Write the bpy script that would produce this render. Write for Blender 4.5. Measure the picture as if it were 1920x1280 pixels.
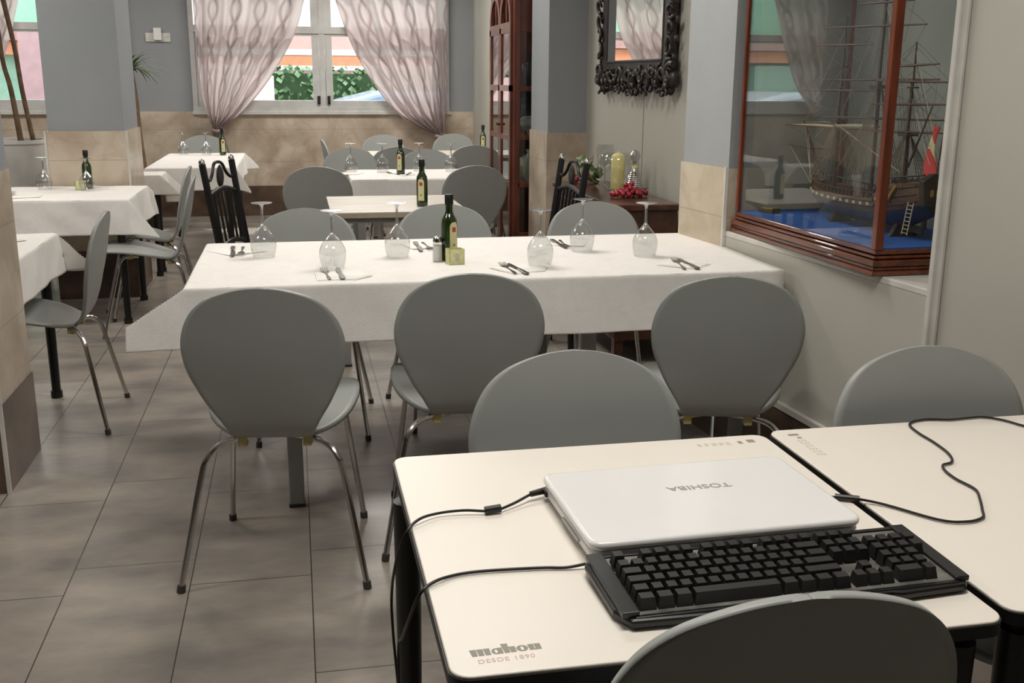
import bpy, math, random
from math import sin, cos, pi, radians as R, sqrt, atan2, hypot
from mathutils import Vector, Matrix

for o in list(bpy.data.objects):
    bpy.data.objects.remove(o)
scene = bpy.context.scene
COL = scene.collection
random.seed(7)

# ------------------------------------------------------------------ camera
H, F_PX, PITCH, ROLL, YAW = 1.35, 1966.33, 0.243713, 0.0066443, 0.202538
fw = Vector((sin(YAW) * cos(PITCH), cos(YAW) * cos(PITCH), -sin(PITCH)))
rt = Vector((cos(YAW), -sin(YAW), 0))
up = rt.cross(fw)
r2 = rt * cos(ROLL) + up * sin(ROLL)
u2 = up * cos(ROLL) - rt * sin(ROLL)
cam_data = bpy.data.cameras.new('camera')
cam = bpy.data.objects.new('camera', cam_data)
COL.objects.link(cam)
cam_data.sensor_width = 36
cam_data.lens = F_PX / 1920 * 36
cam_data.clip_start = 0.05
cam_data.clip_end = 200
m = Matrix(((r2.x, u2.x, -fw.x, 0), (r2.y, u2.y, -fw.y, 0), (r2.z, u2.z, -fw.z, H), (0, 0, 0, 1)))
cam.matrix_world = m
scene.camera = cam

# ------------------------------------------------------------------ world, sun, exposure
vs = scene.view_settings
vs.view_transform = 'Standard'
vs.look = 'None'
vs.gamma = 1
vs.use_curve_mapping = False
vs.exposure = 0.45
w = bpy.data.worlds.new('sky')
scene.world = w
w.use_nodes = True
bg = w.node_tree.nodes['Background']
bg.inputs[0].default_value = (0.85, 0.93, 1.0, 1)
bg.inputs[1].default_value = 3.6


def lamp(name, kind, loc, rot, energy, color, size=None, sy=None, angle=None):
    d = bpy.data.lights.new(name, kind)
    d.energy = energy
    d.color = color
    if kind == 'AREA':
        d.shape = 'RECTANGLE'
        d.size = size
        d.size_y = sy or size
    if angle:
        d.angle = angle
    o = bpy.data.objects.new(name, d)
    o.location = loc
    o.rotation_euler = rot
    COL.objects.link(o)
    return o


lamp('sun', 'SUN', (0, 14, 20), (R(-38), R(18), 0), 4.0, (1, 0.97, 0.9), angle=R(2))
WARM = (1.0, 0.955, 0.89)
for x, y, e in [(0.45, 1.35, 24), (-2.3, 2.6, 19), (0.55, 4.0, 22), (-1.9, 5.6, 24), (0.55, 7.1, 20), (0.7, 9.3, 31), (-2.2, 9.2, 26)]:
    lamp('ceiling_panel_light', 'AREA', (x, y, 2.72), (0, 0, 0), e, WARM, 0.9, 0.45)


# ------------------------------------------------------------------ colour and materials
def lin(c):
    r = []
    for v in c[:3]:
        v = v / 255
        r.append(v / 12.92 if v <= 0.04045 else ((v + 0.055) / 1.055) ** 2.4)
    return (*r, 1)


def nd(nt, t, **kw):
    n = nt.nodes.new(t)
    for k, v in kw.items():
        setattr(n, k, v)
    return n


MATS = {}


def mat(name, c, rough=0.5, metal=0.0, c2=None, scale=8, detail=4, bump=0.0, bscale=60, stretch=(1, 1, 1),
        lo=0.35, hi=0.65, spec=0.5, coat=0, dist=0, trans=0, emit=None):
    if name in MATS:
        return MATS[name]
    m = bpy.data.materials.new(name)
    m.use_nodes = True
    nt = m.node_tree
    b = nt.nodes['Principled BSDF']
    b.inputs['Base Color'].default_value = lin(c)
    b.inputs['Roughness'].default_value = rough
    b.inputs['Metallic'].default_value = metal
    b.inputs['Specular IOR Level'].default_value = spec
    b.inputs['Coat Weight'].default_value = coat
    b.inputs['Transmission Weight'].default_value = trans
    L = nt.links.new
    tc = nd(nt, 'ShaderNodeTexCoord')
    mp = nd(nt, 'ShaderNodeMapping')
    mp.inputs['Scale'].default_value = stretch
    L(tc.outputs['Object'], mp.inputs[0])
    if c2 is None:
        c2 = tuple(min(255, v * 0.93) for v in c)
    n = nd(nt, 'ShaderNodeTexNoise')
    n.inputs['Scale'].default_value = scale
    n.inputs['Detail'].default_value = detail
    n.inputs['Distortion'].default_value = dist
    L(mp.outputs[0], n.inputs[0])
    cr = nd(nt, 'ShaderNodeValToRGB')
    cr.color_ramp.elements[0].position = lo
    cr.color_ramp.elements[1].position = hi
    cr.color_ramp.elements[0].color = lin(c)
    cr.color_ramp.elements[1].color = lin(c2)
    L(n.outputs[0], cr.inputs[0])
    L(cr.outputs[0], b.inputs['Base Color'])
    if bump:
        n2 = nd(nt, 'ShaderNodeTexNoise')
        n2.inputs['Scale'].default_value = bscale
        n2.inputs['Detail'].default_value = 3
        L(mp.outputs[0], n2.inputs[0])
        bp = nd(nt, 'ShaderNodeBump')
        bp.inputs['Strength'].default_value = bump
        bp.inputs['Distance'].default_value = 0.01
        L(n2.outputs[0], bp.inputs['Height'])
        L(bp.outputs[0], b.inputs['Normal'])
    MATS[name] = m
    return m


def marble(name, ca, cb, vein, rough=0.3, scale=3.2, joint=(0.62, 0.345), off=(0, 0, 0)):
    m = mat(name, ca, rough, c2=cb, scale=scale, detail=10, lo=0.38, hi=0.62, dist=0.5)
    nt = m.node_tree
    L = nt.links.new
    b = nt.nodes['Principled BSDF']
    src = b.inputs['Base Color'].links[0].from_socket
    tc = nd(nt, 'ShaderNodeTexCoord')
    n = nd(nt, 'ShaderNodeTexNoise')
    n.inputs['Scale'].default_value = scale * 1.3
    n.inputs['Detail'].default_value = 8
    n.inputs['Distortion'].default_value = 0.7
    L(tc.outputs['Object'], n.inputs[0])
    cr = nd(nt, 'ShaderNodeValToRGB')
    e = cr.color_ramp.elements
    e[0].position = 0.46
    e[1].position = 0.54
    e[0].color = (0, 0, 0, 1)
    e[1].color = (0, 0, 0, 1)
    k = e.new(0.5)
    k.color = (0.22, 0.22, 0.22, 1)
    L(n.outputs[0], cr.inputs[0])
    mx = nd(nt, 'ShaderNodeMixRGB')
    L(cr.outputs[0], mx.inputs[0])
    L(src, mx.inputs[1])
    mx.inputs[2].default_value = lin(vein)
    sp = nd(nt, 'ShaderNodeSeparateXYZ')
    L(tc.outputs['Object'], sp.inputs[0])
    prev = mx.outputs[0]
    for jz in (0.86, 0.54):
        a_ = nd(nt, 'ShaderNodeMath', operation='COMPARE')
        a_.inputs[1].default_value = jz
        a_.inputs[2].default_value = 0.0022
        L(sp.outputs[2], a_.inputs[0])
        m2 = nd(nt, 'ShaderNodeMixRGB')
        h_ = nd(nt, 'ShaderNodeMath', operation='MULTIPLY')
        h_.inputs[1].default_value = 0.4
        L(a_.outputs[0], h_.inputs[0])
        L(h_.outputs[0], m2.inputs[0])
        L(prev, m2.inputs[1])
        m2.inputs[2].default_value = lin(tuple(v * 0.78 for v in vein))
        prev = m2.outputs[0]
    L(prev, b.inputs['Base Color'])
    return m


def glassmat(name, tint=(0.97, 0.98, 0.97), ior=1.5, gain=1.0, rough=0.0, base=0.0):
    m = bpy.data.materials.new(name)
    m.use_nodes = True
    nt = m.node_tree
    nt.nodes.clear()
    L = nt.links.new
    out = nd(nt, 'ShaderNodeOutputMaterial')
    mx = nd(nt, 'ShaderNodeMixShader')
    tr = nd(nt, 'ShaderNodeBsdfTransparent')
    tr.inputs[0].default_value = (*tint, 1)
    gl = nd(nt, 'ShaderNodeBsdfGlossy')
    gl.inputs['Roughness'].default_value = rough
    lw = nd(nt, 'ShaderNodeLayerWeight')
    lw.inputs[0].default_value = 0.5
    pw_ = nd(nt, 'ShaderNodeMath', operation='POWER')
    pw_.inputs[1].default_value = 4.2
    L(lw.outputs['Facing'], pw_.inputs[0])
    fr = nd(nt, 'ShaderNodeMath', operation='MULTIPLY_ADD')
    fr.inputs[1].default_value = 0.95
    fr.inputs[2].default_value = ((ior - 1) / (ior + 1)) ** 2
    L(pw_.outputs[0], fr.inputs[0])
    ma = nd(nt, 'ShaderNodeMath', operation='MULTIPLY_ADD', use_clamp=True)
    ma.inputs[1].default_value = gain
    ma.inputs[2].default_value = base
    L(fr.outputs[0], ma.inputs[0])
    L(ma.outputs[0], mx.inputs[0])
    L(tr.outputs[0], mx.inputs[1])
    L(gl.outputs[0], mx.inputs[2])
    L(mx.outputs[0], out.inputs[0])
    MATS[name] = m
    return m


def floor_mat():
    m = bpy.data.materials.new('floor_tiles')
    m.use_nodes = True
    nt = m.node_tree
    L = nt.links.new
    b = nt.nodes['Principled BSDF']
    tc = nd(nt, 'ShaderNodeTexCoord')
    sx = nd(nt, 'ShaderNodeSeparateXYZ')
    L(tc.outputs['Object'], sx.inputs[0])
    ay = nd(nt, 'ShaderNodeMath', operation='ADD')
    ay.inputs[1].default_value = -0.077 + 6.7
    L(sx.outputs[1], ay.inputs[0])
    ax = nd(nt, 'ShaderNodeMath', operation='ADD')
    ax.inputs[1].default_value = 0.004 + 0.3275 * 20
    L(sx.outputs[0], ax.inputs[0])
    cb = nd(nt, 'ShaderNodeCombineXYZ')
    L(ay.outputs[0], cb.inputs[0])
    L(ax.outputs[0], cb.inputs[1])
    br = nd(nt, 'ShaderNodeTexBrick', offset=0.764, offset_frequency=2, squash=1, squash_frequency=2)
    br.inputs['Color1'].default_value = (0.75, 0.75, 0.75, 1)
    br.inputs['Color2'].default_value = (1, 1, 1, 1)
    br.inputs['Mortar'].default_value = (0.35, 0.35, 0.35, 1)
    br.inputs['Scale'].default_value = 1
    br.inputs['Mortar Size'].default_value = 0.0017
    br.inputs['Mortar Smooth'].default_value = 0.1
    br.inputs['Brick Width'].default_value = 0.67
    br.inputs['Row Height'].default_value = 0.3275
    L(cb.outputs[0], br.inputs['Vector'])
    n = nd(nt, 'ShaderNodeTexNoise')
    n.inputs['Scale'].default_value = 2.6
    n.inputs['Detail'].default_value = 6
    n.inputs['Roughness'].default_value = 0.6
    mp = nd(nt, 'ShaderNodeMapping')
    mp.inputs['Scale'].default_value = (1, 1.9, 1)
    L(tc.outputs['Object'], mp.inputs[0])
    L(mp.outputs[0], n.inputs[0])
    cr = nd(nt, 'ShaderNodeValToRGB')
    cr.color_ramp.elements[0].position = 0.33
    cr.color_ramp.elements[1].position = 0.68
    cr.color_ramp.elements[0].color = lin((124, 119, 115))
    cr.color_ramp.elements[1].color = lin((168, 158, 147))
    L(n.outputs[0], cr.inputs[0])
    mx = nd(nt, 'ShaderNodeMixRGB', blend_type='MULTIPLY')
    mx.inputs[0].default_value = 1
    L(cr.outputs[0], mx.inputs[1])
    bl = nd(nt, 'ShaderNodeMixRGB')
    bl.inputs[0].default_value = 0.35
    bl.inputs[1].default_value = (1, 1, 1, 1)
    # mortar stays dark: use Fac
    L(br.outputs['Color'], bl.inputs[2])
    L(bl.outputs[0], mx.inputs[2])
    mm = nd(nt, 'ShaderNodeMixRGB')
    L(br.outputs['Fac'], mm.inputs[0])
    L(mx.outputs[0], mm.inputs[1])
    mm.inputs[2].default_value = lin((62, 58, 54))
    L(mm.outputs[0], b.inputs['Base Color'])
    b.inputs['Roughness'].default_value = 0.3
    b.inputs['Specular IOR Level'].default_value = 0.45
    return m


def curtain_mat():
    m = bpy.data.materials.new('sheer_ogee_curtain')
    m.use_nodes = True
    nt = m.node_tree
    nt.nodes.clear()
    L = nt.links.new
    out = nd(nt, 'ShaderNodeOutputMaterial')
    uv = nd(nt, 'ShaderNodeUVMap')
    sp = nd(nt, 'ShaderNodeSeparateXYZ')
    L(uv.outputs[0], sp.inputs[0])

    def M(op, a, b=None, clamp=False):
        n = nd(nt, 'ShaderNodeMath', operation=op, use_clamp=clamp)
        for i, v in enumerate((a, b)):
            if v is None:
                continue
            if isinstance(v, (int, float)):
                n.inputs[i].default_value = v
            else:
                L(v, n.inputs[i])
        return n.outputs[0]
    u = M('MULTIPLY', sp.outputs[0], 2 * pi)
    v = M('MULTIPLY', sp.outputs[1], 2 * pi)
    # two wavy families meeting and parting: ogee lines
    a = M('MULTIPLY', M('SINE', v), 1.25)
    d1 = M('ABSOLUTE', M('SINE', M('MULTIPLY', M('ADD', u, a), 0.5)))
    d2 = M('ABSOLUTE', M('SINE', M('MULTIPLY', M('ADD', M('SUBTRACT', u, a), 0.0), 0.5)))
    d = M('MINIMUM', d1, d2)
    line = M('SUBTRACT', 1.0, M('MULTIPLY', d, 2.6), True)
    mixc = nd(nt, 'ShaderNodeMixRGB')
    L(line, mixc.inputs[0])
    mixc.inputs[1].default_value = lin((186, 170, 169))
    mixc.inputs[2].default_value = lin((146, 129, 126))
    df = nd(nt, 'ShaderNodeBsdfDiffuse')
    L(mixc.outputs[0], df.inputs[0])
    tl = nd(nt, 'ShaderNodeBsdfTranslucent')
    L(mixc.outputs[0], tl.inputs[0])
    tr = nd(nt, 'ShaderNodeBsdfTransparent')
    m1 = nd(nt, 'ShaderNodeMixShader')
    m1.inputs[0].default_value = 0.5
    L(df.outputs[0], m1.inputs[1])
    L(tl.outputs[0], m1.inputs[2])
    m2 = nd(nt, 'ShaderNodeMixShader')
    k = M('SUBTRACT', 0.07, M('MULTIPLY', line, 0.05))
    L(k, m2.inputs[0])
    L(m1.outputs[0], m2.inputs[1])
    L(tr.outputs[0], m2.inputs[2])
    L(m2.outputs[0], out.inputs[0])
    return m


PAINT = (157, 160, 157)
m_chair = mat('chair_grey_paint', PAINT, 0.42, c2=(152, 155, 152), scale=3)
m_chrome = mat('chrome', (200, 198, 194), 0.16, 1.0, c2=(190, 188, 184))
m_foot = mat('dark_foot_cap', (60, 58, 56), 0.6)
m_clip = mat('yellowed_plastic', (196, 180, 120), 0.5)
m_top = mat('cream_laminate', (232, 226, 216), 0.36, c2=(228, 221, 210), scale=1.5, spec=0.4)
m_black = mat('black_edge_plastic', (22, 20, 19), 0.45)
m_blackmetal = mat('black_painted_metal', (18, 17, 16), 0.38)
m_bareTop = mat('pale_wood_laminate', (226, 218, 208), 0.4, c2=(205, 196, 184), scale=3, stretch=(1, 9, 1))
m_woodEdge = mat('beige_edge', (178, 166, 146), 0.5)
m_greyMetal = mat('grey_painted_steel', (158, 158, 154), 0.4, 0.0)
m_paper = mat('white_paper_cloth', (240, 236, 232), 0.75, c2=(236, 232, 228), scale=30, bump=0.25, bscale=260)
m_napkin = mat('white_napkin', (246, 243, 238), 0.8)
m_blue = mat('blue_grey_paint', (147, 151, 155), 0.75, c2=(142, 146, 150), scale=2, bump=0.12, bscale=220)
m_blueR = mat('pale_blue_grey_paint', (166, 170, 172), 0.7, c2=(160, 164, 166), scale=2, bump=0.08, bscale=200)
m_panel = mat('pale_grey_panel', (186, 184, 174), 0.5, c2=(178, 176, 166), scale=1.2)
m_trim = mat('white_trim', (212, 210, 203), 0.45)
m_marble = marble('beige_marble_tile', (206, 192, 174), (172, 155, 136), (146, 128, 110))
m_marbleR = marble('cream_marble_tile', (216, 204, 182), (192, 178, 156), (168, 150, 124))
m_marbleD = marble('dark_brown_marble', (104, 84, 68), (72, 54, 44), (46, 36, 30), scale=4)
m_ceil = mat('white_ceiling', (225, 222, 214), 0.9)
m_lowbounce = mat('dark_low_bounce_wall', (66, 58, 52), 0.8)  # kept dark to cut bounce light from behind the camera
m_alu = mat('white_lacquered_aluminium', (206, 206, 204), 0.4)
m_pane = glassmat('window_glass', (0.96, 0.98, 0.97), 1.45, 0.8)
m_casepane = glassmat('case_glass', (0.965, 0.975, 0.97), 1.52, 0.9)
m_cabpane = glassmat('cabinet_glass', (0.8, 0.84, 0.82), 1.5, 1.4)
m_stem = glassmat('stemware_glass', (0.895, 0.905, 0.90), 1.5, 1.0, 0.03, base=0.09)
m_stemthick = glassmat('thick_stem_glass', (0.78, 0.79, 0.78), 1.5, 0.9, 0.25, base=0.42)
m_bottle = mat('dark_green_glass', (40, 62, 14), 0.1, c2=(22, 36, 10), scale=14, spec=0.8, coat=0.5)
m_cap = mat('black_cap', (16, 18, 16), 0.4)
m_label = mat('cream_label', (214, 208, 160), 0.6)
m_red = mat('label_red', (176, 70, 50), 0.6)
m_steel = mat('cutlery_steel', (120, 117, 112), 0.25, 0.9)
m_sachet = mat('pale_yellow_green_plastic', (224, 223, 170), 0.35, c2=(204, 204, 140), scale=60)
m_salt = mat('white_salt', (238, 236, 232), 0.7)
m_wood = mat('red_brown_wood', (128, 58, 28), 0.3, c2=(92, 38, 18), scale=6, stretch=(6, 6, 0.7), coat=0.4)
m_wood2 = mat('brown_moulding_wood', (122, 64, 38), 0.32, c2=(84, 42, 26), scale=8, stretch=(0.6, 6, 6), coat=0.5)
m_cabwood = mat('mahogany_cabinet', (112, 56, 38), 0.4, c2=(78, 36, 24), scale=5, stretch=(5, 5, 0.6), coat=0.3)
m_side = mat('dark_sideboard_wood', (84, 50, 34), 0.3, c2=(60, 34, 24), scale=5, stretch=(5, 0.7, 5), coat=0.3)
m_carve = mat('dark_carved_wood', (40, 28, 24), 0.5, c2=(20, 14, 12), scale=20, coat=0.1)
m_mirror = mat('mirror_silver', (235, 235, 232), 0.0, 1.0, c2=(235, 235, 232))
m_bluecloth = mat('blue_felt', (38, 96, 176), 0.8, c2=(32, 84, 160), scale=4)
m_lap = mat('white_gloss_plastic', (234, 233, 232), 0.22, c2=(232, 231, 230), coat=0.3)
m_lapedge = mat('silver_hinge', (190, 188, 186), 0.35, 0.3)
m_kb = mat('black_keyboard_plastic', (22, 24, 25), 0.32)
m_kbplate = mat('grey_key_plate', (138, 136, 130), 0.4, 0.3, c2=(92, 90, 86), scale=30)
m_key = mat('black_key', (32, 31, 31), 0.45)
m_ink = mat('grey_ink', (150, 145, 134), 0.6)
m_inkred = mat('faded_red_ink', (214, 178, 170), 0.6)
m_inkpale = mat('pale_grey_ink', (196, 190, 176), 0.6)
m_ink2 = mat('silver_grey_ink', (158, 156, 152), 0.4)
m_cable = mat('black_cable', (30, 26, 25), 0.45)
m_curtain = curtain_mat()
m_leaf = mat('green_leaf', (66, 92, 40), 0.5, c2=(96, 118, 62), scale=12)
m_trunk = mat('plant_trunk', (122, 98, 74), 0.8, c2=(92, 72, 54), scale=18, bump=0.5)
m_pot = mat('white_pot', (222, 220, 216), 0.45)
m_soil = mat('potting_soil', (60, 46, 36), 0.9)


# ------------------------------------------------------------------ mesh builder
class MB:
    def __init__(s):
        s.v = []
        s.f = []
        s.mi = []
        s.uv = None

    def add(s, vs_, fs_, mi=0):
        o = len(s.v)
        s.v += [tuple(p) for p in vs_]
        for f in fs_:
            s.f.append(tuple(i + o for i in f))
            s.mi.append(mi)
        return s

    def box(s, x0, x1, y0, y1, z0, z1, mi=0, rot=None, c=None):
        nb = s.nb = getattr(s, 'nb', -1) + 1
        if nb % 5 and min(x1 - x0, y1 - y0, z1 - z0) > 0.009:
            j = 0.0005 * (nb % 5)   # abutting members are never exactly coplanar
            x0, x1, y0, y1, z0, z1 = x0 + j, x1 - j, y0 + j, y1 - j, z0 + j, z1 - j
        v = [(x, y, z) for z in (z0, z1) for y in (y0, y1) for x in (x0, x1)]
        if rot:
            v = [tuple(rot @ Vector(p)) for p in v]
        if c:
            v = [(p[0] + c[0], p[1] + c[1], p[2] + c[2]) for p in v]
        return s.add(v, [(0, 2, 3, 1), (4, 5, 7, 6), (0, 1, 5, 4), (1, 3, 7, 5), (3, 2, 6, 7), (2, 0, 4, 6)], mi)

    def prism(s, poly, z0, z1, mi=0, axis='z', xf=None):
        n = len(poly)

        def P(a, b, c):
            p = {'z': (a, b, c), 'y': (a, c, b), 'x': (c, a, b)}[axis]
            return tuple(xf(p)) if xf else p
        v = [P(a, b, z0) for a, b in poly] + [P(a, b, z1) for a, b in poly]
        f = [tuple(range(n))[::-1], tuple(range(n, 2 * n))]
        f += [(i, (i + 1) % n, (i + 1) % n + n, i + n) for i in range(n)]
        return s.add(v, f, mi)

    def tube(s, pts, r, n=10, smooth=0, mi=0, cap=True):
        pts = [Vector(p) for p in pts]
        rs = list(r) if isinstance(r, (list, tuple)) else [r] * len(pts)
        if smooth:
            q = []
            qr = []
            for i in range(len(pts) - 1):
                p0 = pts[max(i - 1, 0)]
                p1 = pts[i]
                p2 = pts[i + 1]
                p3 = pts[min(i + 2, len(pts) - 1)]
                for k in range(smooth):
                    t = k / smooth
                    q.append(0.5 * ((2 * p1) + (p2 - p0) * t + (2 * p0 - 5 * p1 + 4 * p2 - p3) * t * t + (3 * p1 - p0 - 3 * p2 + p3) * t ** 3))
                    qr.append(rs[i] * (1 - t) + rs[i + 1] * t)
            q.append(pts[-1])
            qr.append(rs[-1])
            pts, rs = q, qr
        N = len(pts)
        t0 = (pts[1] - pts[0]).normalized()
        a = Vector((0, 0, 1)) if abs(t0.z) < 0.9 else Vector((1, 0, 0))
        nrm = t0.cross(a).normalized()
        v = []
        for i, p in enumerate(pts):
            t = (pts[min(i + 1, N - 1)] - pts[max(i - 1, 0)])
            t = t.normalized() if t.length > 1e-9 else t0
            nrm = (nrm - t * nrm.dot(t))
            nrm = nrm.normalized() if nrm.length > 1e-6 else t.orthogonal().normalized()
            b = t.cross(nrm)
            for k in range(n):
                an = 2 * pi * k / n
                v.append(p + (nrm * cos(an) + b * sin(an)) * rs[i])
        f = []
        for i in range(N - 1):
            for k in range(n):
                f.append((i * n + k, i * n + (k + 1) % n, (i + 1) * n + (k + 1) % n, (i + 1) * n + k))
        if cap:
            f.append(tuple(range(n))[::-1])
            f.append(tuple(range((N - 1) * n, N * n)))
        return s.add(v, f, mi)

    def lathe(s, prof, c=(0, 0, 0), n=28, mi=0, sx=1, sy=1):
        v = []
        for r, z in prof:
            for k in range(n):
                a = 2 * pi * k / n
                v.append((c[0] + r * cos(a) * sx, c[1] + r * sin(a) * sy, c[2] + z))
        f = []
        for i in range(len(prof) - 1):
            for k in range(n):
                f.append((i * n + k, i * n + (k + 1) % n, (i + 1) * n + (k + 1) % n, (i + 1) * n + k))
        if prof[0][0] > 1e-5:
            f.append(tuple(range(n))[::-1])
        if prof[-1][0] > 1e-5:
            f.append(tuple(range((len(prof) - 1) * n, len(prof) * n)))
        return s.add(v, f, mi)

    def open_lathe(s, prof, c=(0, 0, 0), n=28, mi=0):
        v = []
        for r, z in prof:
            for k in range(n):
                a = 2 * pi * k / n
                v.append((c[0] + r * cos(a), c[1] + r * sin(a), c[2] + z))
        f = []
        for i in range(len(prof) - 1):
            for k in range(n):
                f.append((i * n + k, i * n + (k + 1) % n, (i + 1) * n + (k + 1) % n, (i + 1) * n + k))
        return s.add(v, f, mi)

    def ball(s, c, r, n=10, k=7, mi=0, sz=1.0):
        prof = [(max(1e-6, r * sin(pi * i / k)), -r * cos(pi * i / k) * sz) for i in range(k + 1)]
        return s.lathe(prof, c, n, mi)

    def grid(s, fn, nu, nv, mi=0, uvfn=None):
        v = [fn(i / nu, j / nv) for j in range(nv + 1) for i in range(nu + 1)]
        f = [(j * (nu + 1) + i, j * (nu + 1) + i + 1, (j + 1) * (nu + 1) + i + 1, (j + 1) * (nu + 1) + i) for j in range(nv) for i in range(nu)]
        if uvfn:
            s.uv = (s.uv or []) + [uvfn(i / nu, j / nv) for j in range(nv + 1) for i in range(nu + 1)]
        return s.add(v, f, mi)

    def build(s, name, mats, parent=None, smooth=35, solid=0, bevel=0, loc=None, rot=None, off=-1, bseg=2):
        me = bpy.data.meshes.new(name)
        me.from_pydata(s.v, [], s.f)
        if not isinstance(mats, (list, tuple)):
            mats = [mats]
        for q in mats:
            me.materials.append(q)
        if len(mats) > 1:
            me.polygons.foreach_set('material_index', s.mi)
        if s.uv:
            l = me.uv_layers.new(name='UVMap')
            for lp in me.loops:
                l.data[lp.index].uv = s.uv[lp.vertex_index]
        me.update()
        if smooth:
            me.shade_smooth()
            me.set_sharp_from_angle(angle=R(smooth))
        o = bpy.data.objects.new(name, me)
        COL.objects.link(o)
        if parent:
            o.parent = parent
        if loc:
            o.location = loc
        if rot is not None:
            o.rotation_euler = (0, 0, rot)
        if bevel:
            b = o.modifiers.new('bevel', 'BEVEL')
            b.width = bevel
            b.segments = bseg
            b.limit_method = 'ANGLE'
            b.angle_limit = R(40)
        if solid:
            q = o.modifiers.new('solid', 'SOLIDIFY')
            q.thickness = solid
            q.offset = off
        return o


def tag(o, label=None, cat=None, group=None, kind=None):
    if label:
        o['label'] = label
    if cat:
        o['category'] = cat
    if group:
        o['group'] = group
    if kind:
        o['kind'] = kind
    return o


def thing(name, label=None, cat=None, loc=(0, 0, 0), rot=0, group=None, kind=None):
    o = bpy.data.objects.new(name, None)
    o.empty_display_size = 0.1
    COL.objects.link(o)
    o.location = loc
    o.rotation_euler = (0, 0, rot)
    return tag(o, label, cat, group, kind)


def copy_tree(o, parent=None):
    kids = [c for c in COL.objects if c.parent == o]
    c = o.copy()
    COL.objects.link(c)
    if parent:
        c.parent = parent
    for k in kids:
        copy_tree(k, c)
    return c


def interp(x, xs, ys):
    if x <= xs[0]:
        return ys[0]
    for i in range(len(xs) - 1):
        if x <= xs[i + 1]:
            t = (x - xs[i]) / (xs[i + 1] - xs[i])
            p0 = ys[max(i - 1, 0)]
            p1, p2 = ys[i], ys[i + 1]
            p3 = ys[min(i + 2, len(ys) - 1)]
            h = xs[i + 1] - xs[i]
            m1 = (p2 - p0) / (xs[i + 1] - xs[max(i - 1, 0)]) * h
            m2 = (p3 - p1) / (xs[min(i + 2, len(xs) - 1)] - xs[i]) * h
            return (2 * t ** 3 - 3 * t * t + 1) * p1 + (t ** 3 - 2 * t * t + t) * m1 + (-2 * t ** 3 + 3 * t * t) * p2 + (t ** 3 - t * t) * m2
    return ys[-1]


# ------------------------------------------------------------------ room shell
XL, XR, YB, YF, ZC = -5.2, 1.83, 11.0, -0.9, 2.78
fl = MB().box(XL - 0.2, 2.6, YF - 0.2, YB + 0.2, -0.1, 0).build('floor', floor_mat(), smooth=0)
tag(fl, kind='structure')
tag(MB().box(XL - 0.2, 2.6, YF - 0.2, YB + 0.2, ZC, ZC + 0.1).build('ceiling', m_ceil, smooth=0), kind='structure')

DZ = 1.035   # top of the marble dado
BZ = 0.30    # top of the dark marble base


def wall(name, pieces, m=m_blue):
    """pieces: list of (x0,x1,y0,y1,z0,z1)"""
    b = MB()
    for p in pieces:
        b.box(*p)
    return tag(b.build(name, m, smooth=0), kind='structure')


W1 = (-0.94, 1.56)
W2 = (-3.45, -1.55)
WZ0, WZ1 = 1.04, 2.5
wb = wall('wall_back', [(XL, W2[0], YB, YB + 0.2, DZ, ZC), (W2[1], W1[0], YB, YB + 0.2, DZ, ZC), (W1[1], 2.4, YB, YB + 0.2, DZ, ZC),
                        (W2[0], W2[1], YB, YB + 0.2, WZ1, ZC), (W1[0], W1[1], YB, YB + 0.2, WZ1, ZC)])
MB().box(XL, 2.4, YB - 0.012, YB + 0.2, BZ, DZ).build('marble_dado', m_marble, wb, smooth=0)
tag(MB().box(XL, 2.4, YB - 0.02, YB + 0.15, 0, BZ).build('baseboard_back', m_marbleD, smooth=0), kind='structure')
tag(MB().box(XL - 0.2, XL, YF, YB + 0.2, 0, ZC).build('wall_left', m_blue, smooth=0), kind='structure')
tag(MB().box(XL, 2.6, YF - 0.2, YF, 0, ZC).build('wall_front_unseen', m_lowbounce, smooth=0), kind='structure')  # unseen wall, set close and dark so chair backs get less bounce


# right-hand wall: near stretch is slightly skewed, with a niche for the ship case
SK = atan2(-1, 0.08)          # local x runs toward the camera, local y into the wall
WO = (1.577, 3.5, 0)
wr = thing('wall_right', kind='structure', loc=WO, rot=SK)
b = MB()
b.box(-0.17, 1.03, 0, 0.10, BZ - 0.03, 0.79)            # apron below the niche
b.box(-0.2, 1.03, 0.52, 0.66, 0.79, ZC)               # niche back
b.box(-0.26, -0.175, 0.03, 0.66, 0, ZC)                # niche far cheek
b.box(1.03, 4.4, 0.0, 0.66, 0, ZC)                     # near stretch
b.build('wall_panel', m_panel, wr, smooth=0)
MB().box(-0.17, 1.03, 0.0, 0.52, 0.79, 0.81).build('niche_sill', m_trim, wr, smooth=0, bevel=0.003)
bb = MB()
bb.box(-0.15, 4.4, -0.012, 0.0, 0, 0.265)
bb.build('baseboard', m_marbleD, wr, smooth=0)
MB().box(-0.15, 4.4, -0.018, 0.0, 0.265, 0.285).build('baseboard_cap', m_trim, wr, smooth=0)
tb = MB()
tb.box(1.028, 1.046, -0.022, 0.0, 0, ZC)
tb.box(1.028, 1.062, -0.012, 0.0, 0, ZC)
tb.build('door_trim', m_trim, wr, smooth=0, bevel=0.003)

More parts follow.
